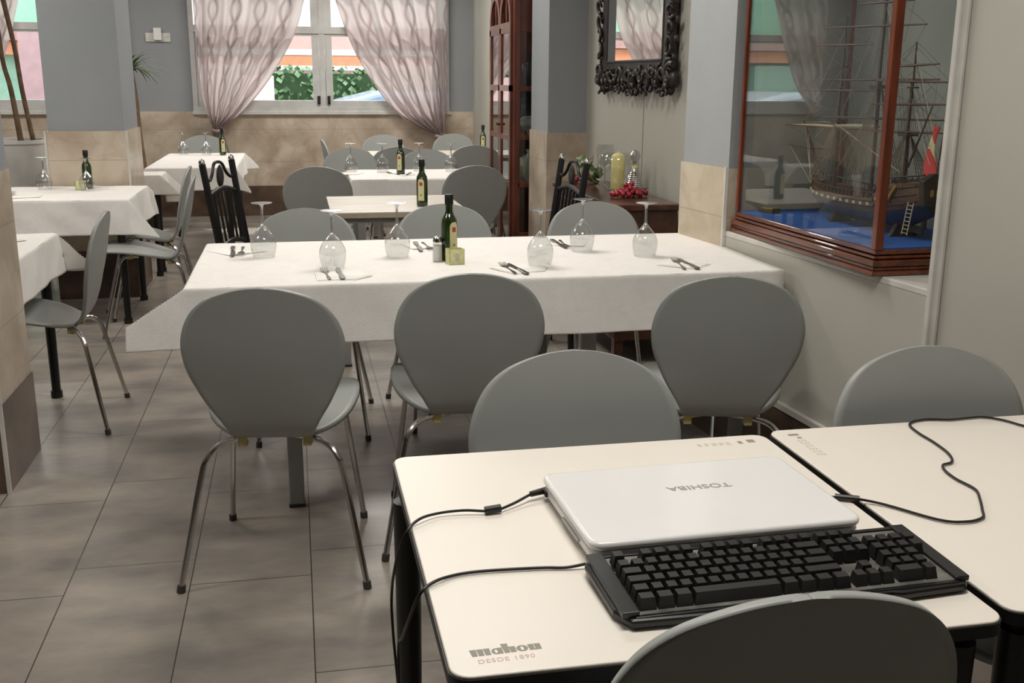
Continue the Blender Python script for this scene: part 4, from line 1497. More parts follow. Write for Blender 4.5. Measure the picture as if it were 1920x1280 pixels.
# ------------------------------------------------------------------ sideboard and what stands on it
t = thing('sideboard', 'low dark wood sideboard against the bay wall', 'sideboard', (1.63, 5.2, 0))
sb = MB()
sb.box(-0.145, 0.155, -0.44, 0.72, 0.12, 0.755)
sb.build('carcass', m_side, t, smooth=0, bevel=0.006)
MB().box(-0.175, 0.165, -0.47, 0.75, 0.755, 0.785).build('sideboard_top', m_side, t, smooth=0, bevel=0.006)
for x_ in (-0.12, 0.13):
    for y_ in (-0.41, 0.69):
        MB().box(x_ - 0.022, x_ + 0.022, y_ - 0.022, y_ + 0.022, 0, 0.13).build('leg', m_side, t, smooth=0)
for k in range(2):
    y0_ = -0.41 + k * 0.56
    dd = MB().box(-0.158, -0.145, y0_, y0_ + 0.54, 0.16, 0.72).build('door', m_side, t, smooth=0, bevel=0.004)
    MB().ball((-0.168, y0_ + (0.5 if k == 0 else 0.04), 0.5), 0.011, 10, 8).build('door_knob', m_chrome, dd)
SZ = 0.7865
t = thing('pillar_candle', 'thick pale yellow candle standing in a glass dish on the sideboard', 'candle', (1.676, 5.396, SZ + 0.008))
m_wax = mat('yellow_wax', (232, 220, 150), 0.5, c2=(226, 212, 138), scale=5)
MB().lathe([(0, 0), (0.036, 0), (0.0365, 0.004), (0.0365, 0.168), (0.030, 0.178), (0.012, 0.188), (0.0, 0.19)], n=28).build('wax_body', m_wax, t)
MB().tube([(0, 0, 0.186), (0.001, 0, 0.2)], 0.0018, 6).build('wick', m_salt, t)
o = MB().open_lathe([(0.0, 0.0), (0.05, 0.0), (0.06, 0.004), (0.085, 0.03), (0.105, 0.08), (0.112, 0.13), (0.108, 0.17), (0.10, 0.19)], n=36).build('glass_bowl', m_stem)
o.location = (1.676, 5.396, SZ + 0.001)
tag(o, 'large clear glass bowl around the yellow candle on the sideboard', 'bowl')
t = thing('decanter', 'clear ribbed glass decanter right of the candle on the sideboard', 'decanter', (1.725, 5.26, SZ + 0.001))
pr_ = [(0.0, 0), (0.05, 0.0)]
for k in range(10):
    pr_ += [(0.054 - 0.0028 * k, 0.012 + k * 0.010), (0.049 - 0.0028 * k, 0.017 + k * 0.010)]
pr_ += [(0.014, 0.125), (0.012, 0.15), (0.018, 0.158)]
MB().open_lathe(pr_, n=28).build('glass_body', m_stemthick, t)
MB().lathe([(0, 0.15), (0.010, 0.15), (0.011, 0.162), (0.026, 0.172), (0.028, 0.195), (0.014, 0.215), (0, 0.22)], n=18).build('stopper', m_stemthick, t)
MB().lathe([(0.0135, 0.128), (0.0165, 0.128), (0.0165, 0.140), (0.0135, 0.140)], n=18).build('yellow_band', m_wax, t)
o = MB().open_lathe([(0.03, 0.0), (0.005, 0.004), (0.004, 0.09), (0.03, 0.11), (0.046, 0.15), (0.05, 0.19), (0.044, 0.22)], n=26).build('brandy_glass', m_stem)
o.location = (1.70, 5.72, SZ + 0.001)
tag(o, 'stemmed glass behind the ivy on the sideboard', 'glass')
m_grape = mat('red_grape', (158, 22, 40), 0.25, c2=(120, 12, 28), scale=18, coat=0.3)


def grapes(label, x, y, n, lx, ly, seed):
    rn = random.Random(seed)
    t_ = thing('grape_bunch', label, 'grapes', (x, y, SZ))
    pts = []
    for i in range(n):
        a = rn.uniform(0, 2 * pi)
        q = rn.random() ** 0.5
        px, py = lx * q * cos(a), ly * q * sin(a)
        pz = 0.014 + (0.062 * (1 - q)) * rn.uniform(0.3, 1)
        pts.append((px, py, pz))
    for i, p in enumerate(pts):
        MB().ball(p, 0.0138, 10, 8, sz=1.08).build('grape', m_grape, t_, smooth=60)
    MB().tube([(-lx * 0.6, 0, 0.02), (0, 0, 0.035), (lx * 1.05, 0.01, 0.04)], 0.0025, 6, smooth=4).build('stem', m_trunk, t_)


grapes('bunch of red grapes in front of the decanter on the sideboard', 1.645, 5.08, 52, 0.095, 0.055, 1)
grapes('bunch of red grapes at the far left end of the sideboard, behind the ivy', 1.60, 5.83, 34, 0.07, 0.05, 2)


def ivy(x, y):
    rn = random.Random(5)
    t_ = thing('ivy_sprig', 'green artificial ivy sprig on the sideboard beside the grapes', 'plant', (x, y, SZ))
    MB().tube([(0.02, 0, 0.004), (0.0, 0.02, 0.06), (-0.03, 0.0, 0.12), (0.0, -0.02, 0.16)], 0.002, 6, smooth=5).build('stem', m_trunk, t_)
    for k in range(13):
        cx_, cy_, cz_ = rn.uniform(-0.06, 0.06), rn.uniform(-0.05, 0.05), rn.uniform(0.03, 0.165)
        s_ = rn.uniform(0.024, 0.034)
        shp = [(0, -1), (0.5, -0.8), (0.95, -0.25), (0.5, 0.1), (0.55, 0.6), (0, 1.2), (-0.55, 0.6), (-0.5, 0.1), (-0.95, -0.25), (-0.5, -0.8)]
        rot_ = Matrix.Rotation(rn.uniform(0, 6), 3, 'Z') @ Matrix.Rotation(rn.uniform(0.4, 1.5), 3, 'X')
        b__ = MB()
        vv = [rot_ @ Vector((a * s_, c * s_, 0.25 * s_ * (a * a))) + Vector((cx_, cy_, cz_)) for a, c in shp] + [Vector((cx_, cy_, cz_))]
        b__.add(vv, [(i, (i + 1) % 10, 10) for i in range(10)])
        b__.build('leaf', m_leaf, t_, smooth=60, solid=0.0006)


ivy(1.585, 5.60)

# ------------------------------------------------------------------ ship case and ship (in the wall frame)
CO = (1.578, 3.66)
SKC = atan2(-1, 0.03)
CS0, CS1, CT0, CT1 = 0.014, 0.953, 0.010, 0.44
case = thing('display_case', 'wood-framed glass display case in the wall niche holding a model ship', 'display case', (CO[0], CO[1], 0.811), SKC)
bm_ = MB()
zt = 1.15
for (z0_, z1_, g_) in ((0.0, 0.014, 0.012), (0.014, 0.026, 0.004), (0.026, 0.046, 0.010), (0.046, 0.058, 0.003), (0.058, 0.076, 0.0)):
    bm_.box(CS0 - g_, CS1 + g_, CT0 - g_, CT1, z0_, z1_)
bm_.build('base_moulding', m_wood2, case, smooth=0, bevel=0.003)
for (s_, t_) in ((CS0 + 0.009, CT0 + 0.009), (CS1 - 0.011, CT0 + 0.011), (CS0 + 0.009, CT1 - 0.009), (CS1 - 0.011, CT1 - 0.011)):
    r_ = 0.013 if s_ > 0.5 else 0.008
    MB().box(s_ - r_, s_ + r_, t_ - r_, t_ + r_, 0.074, zt).build('corner_post', m_wood, case, smooth=0, bevel=0.003)
tp = MB()
tp.box(CS0 - 0.01, CS1 + 0.01, CT0 - 0.01, CT0 + 0.03, zt, zt + 0.03)
tp.box(CS0 - 0.01, CS1 + 0.01, CT1 - 0.03, CT1, zt, zt + 0.03)
tp.box(CS0 - 0.01, CS0 + 0.03, CT0, CT1, zt, zt + 0.03)
tp.box(CS1 - 0.03, CS1 + 0.01, CT0, CT1, zt, zt + 0.03)
MB().box(CS0 + 0.02, CS1 - 0.02, CT0 + 0.02, CT1 - 0.02, zt + 0.01, zt + 0.014).build('top_pane', m_casepane, case, smooth=0)
tp.build('case_lid', m_wood, case, smooth=0, bevel=0.003)
MB().box(CS0 + 0.012, CS1 - 0.012, CT0 + 0.006, CT0 + 0.010, 0.076, zt).build('front_pane', m_casepane, case, smooth=0)
MB().box(CS1 - 0.010, CS1 - 0.006, CT0 + 0.012, CT1 - 0.012, 0.076, zt).build('end_pane', m_casepane, case, smooth=0)
MB().box(CS0 + 0.002, CS0 + 0.006, CT0 + 0.012, CT1 - 0.012, 0.076, zt).build('end_pane', m_casepane, case, smooth=0)
MB().box(CS0 + 0.012, CS1 - 0.012, CT0 + 0.012, CT1 - 0.005, 0.072, 0.078).build('blue_felt_floor', m_bluecloth, case, smooth=0)
m_caseback = mat('case_back_board', (150, 154, 148), 0.6, c2=(138, 142, 136), scale=3)
MB().box(CS0 + 0.012, CS1 - 0.012, CT1 - 0.008, CT1 - 0.002, 0.078, zt).build('back_board', m_caseback, case, smooth=0)
pq = MB().box(-0.03, 0.03, -0.02, 0.02, 0, 0.018).build('brass_plaque', mat('brass', (150, 124, 70), 0.35, 0.6), smooth=0, bevel=0.002)
c_, s__ = cos(SKC), sin(SKC)


def WP(s_, t_, z_):
    return (CO[0] + s_ * c_ - t_ * s__, CO[1] + s_ * s__ + t_ * c_, z_)


FZ = 0.811 + 0.0785
pq.location = WP(0.10, 0.11, FZ)
pq.rotation_euler = (0, 0, SKC + 0.3)
tag(pq, 'small gold block on the blue floor of the display case', 'plaque')

ship = thing('model_ship', 'wooden model of a three-masted sailing ship in the glass case', 'model ship', WP(0.148, 0.24, 0.0), SKC)
ship.scale = (1.12, 1, 1)
m_hullb = mat('ship_brown_planks', (120, 84, 58), 0.5, c2=(88, 58, 40), scale=10, stretch=(1, 1, 12))
m_hullk = mat('ship_dark_blue_bottom', (38, 44, 66), 0.45)
m_hullkd = mat('ship_dark_stern', (56, 40, 32), 0.5, c2=(34, 26, 24), scale=14)
m_spar = mat('ship_spar_wood', (84, 56, 42), 0.5)
m_rope = mat('ship_rigging', (112, 104, 90), 0.8)
m_rope2 = mat('ship_pale_rigging', (190, 178, 150), 0.8)
m_gold = mat('ship_gilding', (176, 136, 66), 0.4, 0.3)
S0, S1 = 0.02, 0.665


def hull_pt(u, v):
    """u 0 bow..1 stern, v -1..1 over keel (0)"""
    s_ = S0 + (S1 - S0) * u
    deck = 0.995 + 0.028 * (2 * u - 0.9) ** 2 + (0.045 if u > 0.7 else 0.0) * min(1, (u - 0.7) / 0.05 if u > 0.7 else 0)
    keel = 0.915 + 0.05 * max(0, 0.18 - u) / 0.18 + 0.0 * u
    beam = 0.082 * (1 - (1 - min(1, u / 0.28)) ** 2.2) * (1 if u < 0.65 else 1 - 0.35 * ((u - 0.65) / 0.35) ** 1.5)
    beam = max(0.002, beam)
    a = abs(v)
    f_ = a ** 0.55
    low = 1.0 if u < 0.75 else 1 - 0.85 * ((u - 0.75) / 0.25) ** 1.0 * (1 - a)
    y = beam * (1 - (1 - a) ** 2.2) * (1 if v > 0 else -1)
    z = keel + (deck - keel) * (a ** 1.35)
    if u > 0.78:
        z = z + (1 - a) * 0.10 * ((u - 0.78) / 0.22) ** 1.2 * (0.6)
    return (s_, y, z)


hb = MB()
NU, NV = 48, 28
base = len(hb.v)
for j in range(NV + 1):
    for i in range(NU + 1):
        hb.v.append(hull_pt(i / NU, -1 + 2 * j / NV))
for j in range(NV):
    for i in range(NU):
        hb.f.append((j * (NU + 1) + i, j * (NU + 1) + i + 1, (j + 1) * (NU + 1) + i + 1, (j + 1) * (NU + 1) + i))
        a = abs(-1 + 2 * (j + 0.5) / NV)
        hb.mi.append(1 if a < 0.52 else 0)
hb.f.append(tuple(j * (NU + 1) + NU for j in range(NV + 1)))
hb.mi.append(2)
hb.f.append(tuple(NU * 0 + j * (NU + 1) for j in range(NV + 1))[::-1])
hb.mi.append(0)
hull = hb.build('hull', [m_hullb, m_hullk, m_hullkd], ship, smooth=50)
dk = MB()
for i in range(24):
    u0, u1 = i / 24, (i + 1) / 24
    a0, b0_ = hull_pt(u0, -0.97), hull_pt(u0, 0.97)
    a1, b1 = hull_pt(u1, -0.97), hull_pt(u1, 0.97)
    dk.add([a0, a1, b1, b0_], [(0, 1, 2, 3)])
dk.build('deck', m_spar, ship, smooth=0)
rl = MB()
for sd in (-1, 1):
    rl.tube([Vector(hull_pt(i / 30, sd)) + Vector((0, 0, 0.018)) for i in range(31)], 0.003, 6)
    for i in range(31):
        p = Vector(hull_pt(i / 30, sd))
        rl.tube([p, p + Vector((0, 0, 0.018))], 0.0018, 5)
rl.build('railing', m_hullkd, ship)
gp = MB()
for sd in (-1, 1):
    for i in range(13):
        p = Vector(hull_pt(0.12 + 0.055 * i, sd * 0.84))
        gp.box(-0.006, 0.006, -0.003, 0.003, -0.0045, 0.0045, c=(p.x, p.y * 1.02, p.z))
gp.build('gun_ports', m_rope2, ship, smooth=0)
wl_ = MB()
for sd in (-1, 1):
    for v_, r__ in ((0.92, 0.0028), (0.76, 0.0024), (0.60, 0.002)):
        wl_.tube([Vector(hull_pt(0.02 + i / 31, sd * v_)) + Vector((0, sd * 0.001, 0)) for i in range(30)], r__, 6)
wl_.build('wales', m_hullkd, ship)
st = MB()
p = hull_pt(1, 0)
st.prism([(-0.062, 1.0), (0.062, 1.0), (0.07, 1.075), (0.04, 1.095), (-0.04, 1.095), (-0.07, 1.075)], S1 - 0.002, S1 + 0.02, axis='x')
st.box(S1 - 0.14, S1 + 0.014, -0.06, 0.06, 1.052, 1.066)
st.build('stern_gallery', m_hullkd, ship, smooth=0, bevel=0.003)
gl_ = MB()
for i in range(5):
    gl_.box(S1 + 0.02, S1 + 0.022, -0.045 + i * 0.02, -0.035 + i * 0.02, 1.03, 1.05)
gl_.tube([(S1 - 0.13, -0.075, 1.0), (S1 - 0.11, -0.076, 1.03), (S1 - 0.10, -0.07, 1.05)], 0.006, 6, smooth=3)
gl_.tube([(S1 - 0.15, -0.078, 0.985), (S1 - 0.13, -0.08, 1.0)], 0.005, 6)
gl_.build('gilded_trim', m_gold, ship)
MB().box(S1 - 0.06, S1 - 0.045, -0.004, 0.004, 0.925, 1.02).build('rudder', m_hullkd, ship, smooth=0)
kl = MB().box(S0 + 0.06, S1 - 0.055, -0.005, 0.005, 0.908, 0.93)
kl.build('keel', m_hullkd, ship, smooth=0)
cr_ = MB()
for s_ in (0.20, 0.52):
    cr_.prism([(-0.05, FZ), (0.05, FZ), (0.04, FZ + 0.01), (0.022, FZ + 0.045), (0.012, FZ + 0.04), (0.006, FZ + 0.024), (-0.006, FZ + 0.024), (-0.012, FZ + 0.04), (-0.022, FZ + 0.045), (-0.04, FZ + 0.01)], s_ - 0.008, s_ + 0.008, axis='x')
cr_.build('cradle', m_hullkd, ship, smooth=0)
ld = MB()
for dx_ in (-0.012, 0.012):
    ld.tube([(S1 - 0.02 + dx_, -0.088, 0.915), (S1 - 0.02 + dx_, -0.075, 1.01)], 0.0015, 5)
for i in range(8):
    z_ = 0.92 + i * 0.0115
    ld.tube([(S1 - 0.032, -0.0875 + i * 0.0016, z_), (S1 - 0.008, -0.0875 + i * 0.0016, z_)], 0.0013, 5)
ld.build('ladder', m_rope2, ship)
masts = [('foremast', 0.14, 1.0, 1.57), ('mainmast', 0.345, 1.0, 1.86), ('mizzenmast', 0.505, 1.02, 1.47)]
for nm, s_, z0_, z1_ in masts:
    hgt = z1_ - z0_
    mo = MB()
    mo.tube([(s_, 0, z0_ - 0.03), (s_ - 0.002, 0, z0_ + hgt * 0.42)], [0.0065, 0.0055], 10)
    mo.tube([(s_ - 0.006, 0, z0_ + hgt * 0.36), (s_ - 0.006, 0, z0_ + hgt * 0.75)], [0.005, 0.004], 10)
    mo.tube([(s_ - 0.002, 0, z0_ + hgt * 0.70), (s_ - 0.002, 0, z1_)], [0.0035, 0.002], 8)
    mo = mo.build(nm, m_spar, ship)
    MB().box(s_ - 0.024, s_ + 0.018, -0.022, 0.022, z0_ + hgt * 0.385, z0_ + hgt * 0.40).build('fighting_top', m_spar, mo, smooth=0, bevel=0.002)
    MB().box(s_ - 0.013, s_ + 0.011, -0.012, 0.012, z0_ + hgt * 0.70, z0_ + hgt * 0.71).build('crosstree', m_spar, mo, smooth=0)
    if nm == 'mizzenmast':
        MB().tube([(s_ + 0.01, 0, 1.10), (s_ + 0.12, -0.02, 1.285)], [0.0035, 0.002], 8).build('gaff', m_spar, mo)
yards = {'foremast': [(1.20, 0.225, 0.0), (1.325, 0.20, 0.0), (1.473, 0.115, 0), (1.53, 0.08, 0)],
         'mainmast': [(1.24, 0.25, 0), (1.36, 0.21, 0), (1.525, 0.15, 0), (1.595, 0.10, 0), (1.70, 0.08, 0)],
         'mizzenmast': [(1.205, 0.13, 0), (1.288, 0.13, 0), (1.355, 0.125, 0), (1.402, 0.085, 0)]}
for nm, s_, z0_, z1_ in masts:
    for (z_, hl, _) in yards[nm]:
        sl = 0.004 * random.uniform(-1, 1)
        # yards are braced round: they run across the hull, swung toward the long axis
        dx_, dy_ = hl * 0.93, hl * 0.32
        dx_ = min(dx_, 0.685 - s_)
        MB().tube([(s_ - hl * 0.93 if s_ - hl * 0.93 > -0.07 else -0.07, -dy_ - 0.006, z_ - sl), (s_, -0.008, z_), (s_ + dx_, dy_ - 0.006, z_ + sl)], [0.0022, 0.0042, 0.0022], 8).build('yard', m_spar, ship)
MB().tube([(S0 + 0.05, 0, 1.01), (-0.075, 0, 1.215)], [0.006, 0.003], 8).build('bowsprit', m_spar, ship)
MB().tube([(-0.078, -0.05, 1.13), (-0.02, 0.0, 1.12), (0.02, 0.05, 1.12)], 0.0025, 6).build('spritsail_yard', m_spar, ship)
rg = MB()
for nm, s_, z0_, z1_ in masts:
    hgt = z1_ - z0_
    zt_ = z0_ + hgt * 0.39
    for sd in (-1, 1):
        feet = [(s_ - 0.035 + k * 0.018, sd * 0.078, 1.03) for k in range(6)]
        for k, p in enumerate(feet):
            rg.tube([p, (s_ - 0.004, sd * 0.01, zt_)], 0.0015, 4)
        for k in range(12):
            q = k / 13
            a = Vector(feet[0]).lerp(Vector((s_ - 0.004, sd * 0.01, zt_)), q)
            c = Vector(feet[-1]).lerp(Vector((s_ - 0.004, sd * 0.01, zt_)), q)
            rg.tube([a, c], 0.0006, 4)
        for k in range(4):
            rg.tube([(s_ - 0.02 + 0.012 * k, sd * 0.022, zt_ + 0.004), (s_ - 0.003, 0, z0_ + hgt * 0.70)], 0.0008, 4)
        for k in range(3):
            rg.tube([(s_ + 0.06 + 0.012 * k, sd * 0.074, 1.03), (s_ - 0.002, 0, z0_ + hgt * (0.7 + 0.1 * k))], 0.0008, 4)
        for (z_, hl, _) in yards[nm]:
            for e_ in (-1, 1):
                if sd > 0:
                    continue
                ex = max(-0.07, min(0.70, s_ + e_ * hl * 0.9))
                rg.tube([(ex, e_ * hl * 0.3, z_), (s_, 0, min(z1_, z_ + 0.10))], 0.0006, 4)
                rg.tube([(ex, e_ * hl * 0.3, z_), (s_ + 0.1, 0, z_ - 0.12)], 0.0006, 4)
rg.build('shrouds', m_rope, ship, smooth=0)
sg = MB()
for a, c in [((-0.07, 0, 1.21), (0.138, 0, 1.22)), ((-0.07, 0, 1.215), (0.138, 0, 1.40)), ((-0.07, 0, 1.215), (0.138, 0, 1.53)), ((-0.02, 0, 1.15), (0.138, 0, 1.25)),
             ((0.03, 0, 1.03), (0.34, 0, 1.33)), ((0.14, 0, 1.23), (0.34, 0, 1.60)), ((0.14, 0, 1.05), (0.34, 0, 1.30)), ((0.34, 0, 1.05), (0.50, 0, 1.19)),
             ((0.345, 0, 1.33), (0.50, 0, 1.34)), ((0.14, -0.02, 1.22), (0.56, -0.06, 1.09)), ((0.345, 0, 1.58), (0.62, 0, 1.10)), ((0.505, 0, 1.44), (0.66, 0, 1.11)), ((-0.07, 0, 1.21), (0.06, -0.04, 1.02)), ((-0.07, 0, 1.21), (0.05, -0.03, 1.0)), ((-0.04, 0, 1.17), (0.07, -0.05, 1.03)), ((-0.078, -0.05, 1.13), (0.03, -0.02, 1.0))]:
    sg.tube([a, c], 0.0012, 4)
sg.build('stays', m_rope2, ship, smooth=0)
# furled sails along the lower yards
for (s0_, s1_, z_, y_) in ((-0.05, 0.13, 1.205, -0.03), (0.16, 0.33, 1.213, 0.0)):
    MB().tube([(s0_, y_ - 0.03, z_ - 0.004), ((s0_ + s1_) / 2, y_, z_ - 0.002), (s1_, y_ + 0.02, z_)], [0.004, 0.007, 0.004], 8, smooth=3).build('furled_sail', m_rope2, ship)
m_flagr = mat('flag_red', (196, 62, 62), 0.7)
m_flagc = mat('flag_cream', (226, 214, 168), 0.7)
MB().tube([(0.645, 0.0, 1.08), (0.66, 0.0, 1.235)], 0.002, 6).build('flag_staff', m_spar, ship)
fg = MB()
NB = 12


def flagp(u, v):
    # hangs down in folds from the staff head
    z_ = 1.225 - 0.155 * v
    s_ = 0.655 - 0.014 * v - 0.05 * u * (0.45 + sin(pi * min(1, v * 1.1)) * 0.7)
    return (s_, -0.012 * sin(3 * u + 5 * v) - 0.008, z_ + 0.02 * u * (0.5 - v))


fg.grid(flagp, 8, 24)
for j in range(24):
    for i in range(8):
        q = (j / 24) + 0.25 * (i / 8)
        fg.mi[j * 8 + i] = 1 if 0.26 < q < 0.60 else 0
fg.build('flag', [m_flagr, m_flagc], ship, smooth=60, solid=0.0012)

# ------------------------------------------------------------------ plants
t = thing('potted_dracaena', 'two-stemmed dracaena in a large white ribbed pot at the far left', 'plant', (-1.86, 7.75, 0.575))
MB().lathe([(0, 0.012), (0.165, 0.012), (0.175, 0.03), (0.215, 0.34), (0.225, 0.345), (0.225, 0.368), (0.205, 0.368), (0.2, 0.33), (0.0, 0.33)], n=40).build('plant_pot', m_pot, t)
MB().lathe([(0, 0), (0.19, 0), (0.215, 0.02), (0.21, 0.028), (0.18, 0.012), (0, 0.012)], n=40).build('saucer', m_pot, t)
MB().lathe([(0, 0.331), (0.199, 0.331), (0.199, 0.345), (0, 0.35)], n=30).build('soil', m_soil, t)
o3 = Vector((-1.86, 7.75, 0.575))
MB().tube([Vector(p) - o3 for p in [(-1.81, 7.72, 0.92), (-1.84, 7.72, 1.27), (-1.87, 7.72, 1.44), (-1.88, 7.72, 1.66), (-1.90, 7.72, 2.1)]], [0.019, 0.016, 0.014, 0.013, 0.012], 10, smooth=4).build('stem', m_trunk, t)
MB().tube([Vector(p) - o3 for p in [(-1.74, 7.76, 0.92), (-1.78, 7.76, 1.27), (-1.80, 7.76, 1.55), (-1.84, 7.76, 1.85), (-1.88, 7.76, 2.2)]], [0.016, 0.015, 0.015, 0.016, 0.016], 10, smooth=4).build('stem', m_trunk, t)


def blades(parent, c, n, ln, seed, wd=0.012, updir=0.9):
    rn = random.Random(seed)
    b__ = MB()
    for k in range(n):
        a = rn.uniform(0, 2 * pi)
        l_ = ln * rn.uniform(0.6, 1.1)
        e = rn.uniform(0.3, 1.35)
        M_ = 7
        vv = []
        for i in range(M_ + 1):
            q = i / M_
            rr = l_ * q * cos(e) + 0.25 * l_ * q * q
            zz_ = l_ * q * sin(e) * updir - 0.75 * l_ * q * q
            w_ = wd * (1 - q) ** 0.6 * (0.4 + min(1, q * 4) * 0.6) + 0.0005
            px, py = rr * cos(a), rr * sin(a)
            vv.append((c[0] + px - w_ * sin(a), c[1] + py + w_ * cos(a), c[2] + zz_))
            vv.append((c[0] + px + w_ * sin(a), c[1] + py - w_ * cos(a), c[2] + zz_))
        b__.add(vv, [(2 * i, 2 * i + 1, 2 * i + 3, 2 * i + 2) for i in range(M_)])
    return tag(b__.build('leaves', m_leaf, parent, smooth=60), kind='stuff')


blades(t, (-0.04, -0.03, 1.55), 40, 0.4, 2)
blades(t, (-0.02, 0.01, 1.66), 40, 0.4, 3)
pst = thing('plant_stand', 'dark stand under the large white plant pot', 'stand', (-1.86, 7.75, 0))
MB().box(-0.21, 0.21, -0.21, 0.21, 0.545, 0.574).build('stand_top', m_carve, pst, smooth=0, bevel=0.004)
for x_ in (-0.17, 0.17):
    for y_ in (-0.17, 0.17):
        MB().box(x_ - 0.02, x_ + 0.02, y_ - 0.02, y_ + 0.02, 0, 0.546).build('leg', m_carve, pst, smooth=0)

t = thing('tall_dracaena', 'thin dracaena with narrow drooping leaves behind the blue pillar', 'plant', (-1.385, 10.2, 0))
MB().lathe([(0, 0), (0.10, 0), (0.13, 0.28), (0.14, 0.3), (0.12, 0.3), (0, 0.28)], n=28).build('plant_pot', m_carve, t)
MB().tube([(0.03, 0, 0.27), (0.015, 0, 0.50), (-0.005, 0, 0.83), (-0.015, 0, 1.2), (-0.035, 0, 1.42)], [0.04, 0.04, 0.036, 0.032, 0.026], 10, smooth=4).build('stem', m_trunk, t)
blades(t, (-0.035, 0, 1.40), 50, 0.42, 8, 0.013, 1.3)
o = MB().lathe([(0, 0), (0.03, 0.0), (0.05, 0.008), (0.055, 0.02), (0.05, 0.02), (0.03, 0.006), (0, 0.005)], n=24).build('small_dish', m_pot)
o.location = (-1.6, 6.35, 0.7095)
tag(o, 'small white dish on the cloth near the plant pot', 'dish')

# ------------------------------------------------------------------ sockets
t = thing('wall_socket_plate', 'white double socket with a plugged-in adapter on the back wall', 'wall socket', (-1.248, YB, 1.735))
MB().box(-0.115, 0.0, -0.012, 0, -0.045, 0.04).build('switch_plate', m_trim, t, smooth=0, bevel=0.003)
so = MB().box(0.002, 0.115, -0.012, 0, -0.045, 0.04).build('socket_plate', m_trim, t, smooth=0, bevel=0.003)
for x_ in (0.075, 0.095):
    MB().lathe([(0, 0), (0.006, 0), (0.006, 0.002), (0, 0.002)], n=10).build('socket_hole', m_greyMetal, so).location = (x_ - 0.0, -0.0135, 0.0)
MB().box(-0.036, 0.036, -0.05, -0.012, -0.03, 0.085).build('adapter', m_lap, t, smooth=0, bevel=0.005)

# ------------------------------------------------------------------ street outside
GZ = -0.35
m_ext = {n: mat('outside_' + n, c, 0.8) for n, c in dict(pink=(214, 176, 168), orange=(214, 140, 104), cream=(236, 226, 214), mint=(132, 176, 146), pave=(190, 184, 176), brown=(168, 128, 120), red=(196, 60, 60), glass=(150, 160, 170)).items()}
tag(MB().box(-30, 30, YB + 0.2, 60, GZ - 0.1, GZ).build('street', m_ext['pave'], smooth=0), 'pale pavement and street outside the windows', 'street')
t = thing('street_building', 'pink and orange building across the street', 'building', (0, 25, GZ))
MB().box(-16, 16, 0, 6, 0, 2.75).build('facade', m_ext['pink'], t, smooth=0)
MB().box(-16, 16, -0.35, 0, 2.75, 2.95).build('cornice', m_ext['cream'], t, smooth=0)
MB().box(-16, 16, -0.1, 6, 2.95, 9).build('upper_wall', m_ext['cream'], t, smooth=0)
for k in range(9):
    wo = MB().box(-14 + k * 3.4, -12.6 + k * 3.4, -0.14, -0.1, 5.0, 6.8).build('window', m_ext['glass'], t, smooth=0)
    MB().box(-14.1 + k * 3.4, -12.5 + k * 3.4, -0.3, -0.1, 4.85, 5.0).build('window_ledge', m_ext['cream'], wo, smooth=0)
t = thing('terrace_awning', 'orange and white awning of a terrace outside the wide window', 'awning', (0, 21, GZ))
MB().box(-1.9, 8, 0, 0.06, 1.955, 2.14).build('orange_valance', m_ext['orange'], t, smooth=0)
MB().box(-1.9, 8, -0.02, 0.06, 1.87, 1.95).build('cream_edge', m_ext['cream'], t, smooth=0)
MB().box(-1.9, 8, -0.02, 0.06, 2.145, 2.25).build('cream_edge', m_ext['cream'], t, smooth=0)
b_ = MB()
b_.add([(-1.9, -0.02, 2.25), (8, -0.02, 2.25), (8, 2.6, 2.75), (-1.9, 2.6, 2.75)], [(0, 1, 2, 3)])
b_.build('awning_sheet', m_ext['brown'], t, smooth=0, solid=0.03)
for x_ in (-1.8, 1.4, 5.0, 7.8):
    MB().box(x_ - 0.04, x_ + 0.04, 0.0, 0.08, 0, 1.9).build('post', m_ext['cream'], t, smooth=0)
m_hl = mat('hedge_leaf', (124, 150, 108), 0.6, c2=(58, 88, 54), scale=5)
rn = random.Random(11)
b_ = MB()
for k in range(5200):
    x_, y_, z_ = rn.uniform(-1.0, 7.0), rn.uniform(-0.25, 0.25), rn.uniform(0.09, 1.92)
    s_ = rn.uniform(0.035, 0.075)
    a, e = rn.uniform(0, 6.28), rn.uniform(-1.2, 1.2)
    ux, uy, uz = cos(a) * s_, sin(a) * s_, 0
    vx, vy, vz = -sin(a) * sin(e) * s_, cos(a) * sin(e) * s_, cos(e) * s_
    b_.add([(x_ - ux, y_ - uy, z_), (x_ + vx, y_ + vy, z_ + vz), (x_ + ux, y_ + uy, z_), (x_ - vx, y_ - vy, z_ - vz)], [(0, 1, 2, 3)])
t = thing('hedge', 'green leafy hedge seen through the wide window', 'hedge', (-0.2, 20, GZ))
tag(b_.build('leaves', m_hl, t, smooth=0), kind='stuff')
MB().box(-1.0, 7, -0.1, 0.1, 0, 1.8).build('hedge_core', mat('hedge_dark', (40, 62, 30), 0.9), t, smooth=0)


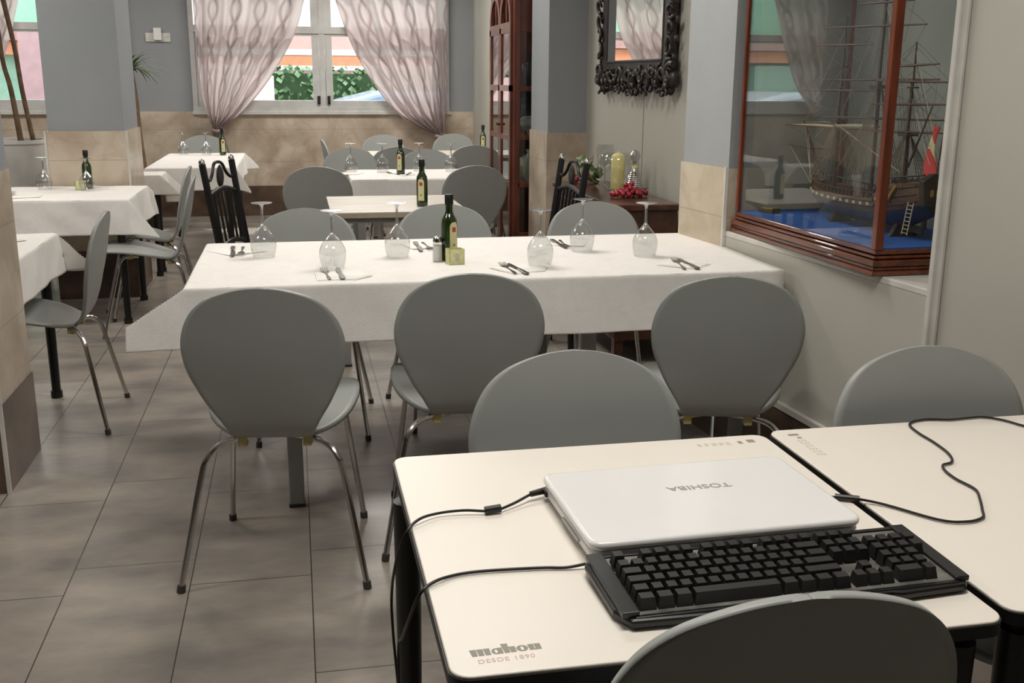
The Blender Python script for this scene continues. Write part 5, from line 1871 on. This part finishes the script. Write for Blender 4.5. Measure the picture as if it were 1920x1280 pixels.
def car(label, x, y, a, paint, sc_=1.0):
    t_ = thing('parked_car', label, 'car', (x, y, GZ + 0.001), R(a), 'parked cars in the street')
    t_.scale = (1.06, 1.06, 1.06)
    body = [(-2.05, 0.35), (-2.1, 0.62), (-1.95, 0.82), (-1.2, 0.93), (-0.55, 1.36), (-0.1, 1.47), (0.8, 1.46), (1.35, 1.30), (1.85, 0.98), (2.1, 0.9), (2.12, 0.45), (2.05, 0.3), (-2.0, 0.28)]
    MB().prism(body, -0.85, 0.85, axis='y').build('car_body', paint, t_, smooth=0, bevel=0.09, bseg=4)
    for sd in (-1, 1):
        MB().prism([(-1.05, 0.95), (-0.5, 1.32), (0.1, 1.38), (0.1, 0.95)], sd * 0.855 - 0.01, sd * 0.855 + 0.01, axis='y').build('side_window', m_ext['glass'], t_, smooth=0)
        MB().prism([(0.18, 0.95), (0.18, 1.38), (0.85, 1.37), (1.4, 1.0), (1.4, 0.95)], sd * 0.855 - 0.01, sd * 0.855 + 0.01, axis='y').build('side_window', m_ext['glass'], t_, smooth=0)
        for wx in (-1.3, 1.3):
            w__ = MB().lathe([(0, -0.1), (0.29, -0.1), (0.32, -0.07), (0.32, 0.07), (0.29, 0.1), (0, 0.1)], n=24)
            w__.v = [(p[0] + wx, sd * 0.78 + p[2], p[1] + 0.32) for p in w__.v]
            w__.build('wheel', m_black, t_)
    return t_


m_carp = mat('pale_blue_car_paint', (128, 144, 172), 0.25, coat=0.5)
m_carw = mat('white_car_paint', (226, 230, 236), 0.25, coat=0.5)
car('pale blue parked car outside the wide window, in front of the hedge', 1.15, 14.0, 0, m_carp)
car('white parked car outside the far left window', -4.7, 15.2, 180, m_carw)
t = thing('street_sign', 'pale pink street sign with a red mark, low behind the left curtain', 'sign', (-0.56, 17.5, GZ))
MB().box(-0.28, 0.28, -0.02, 0.02, 0.9, 1.75).build('sign_board', m_ext['pink'], t, smooth=0)
MB().box(-0.03, 0.03, 0.02, 0.08, 0.0, 1.7).build('post', m_ext['cream'], t, smooth=0)
MB().tube([(-0.1, -0.025, 1.33), (0.0, -0.025, 1.30), (0.12, -0.025, 1.34), (0.2, -0.025, 1.31)], 0.02, 6, smooth=3).build('red_mark', m_ext['red'], t)
t = thing('mint_shopfront', 'mint green shop front with a pink column outside the far left window', 'building', (-5.2, 18.5, GZ))
MB().box(-4.5, 3.2, 0.2, 4, 0, 7).build('facade', mat('outside_grey_mint', (140, 172, 150), 0.8), t, smooth=0)
MB().box(-4.5, 3.2, 0.0, 0.2, 2.5, 7).build('mint_fascia', m_ext['mint'], t, smooth=0)
MB().box(-4.5, 3.2, -0.1, 0.2, 2.05, 2.25).build('orange_band', m_ext['orange'], t, smooth=0)
MB().box(1.1, 1.7, -0.6, -0.3, 0, 2.5).build('pink_column', mat('outside_rose', (158, 124, 124), 0.8), t, smooth=0)
MB().box(-2.2, -1.0, -0.02, 0.2, 0, 2.0).build('shop_door', mat('outside_pale_mint', (150, 184, 162), 0.8), t, smooth=0)
MB().box(-4.5, 3.2, -0.3, 0.2, 2.26, 2.46).build('brown_canopy', m_ext['brown'], t, smooth=0)
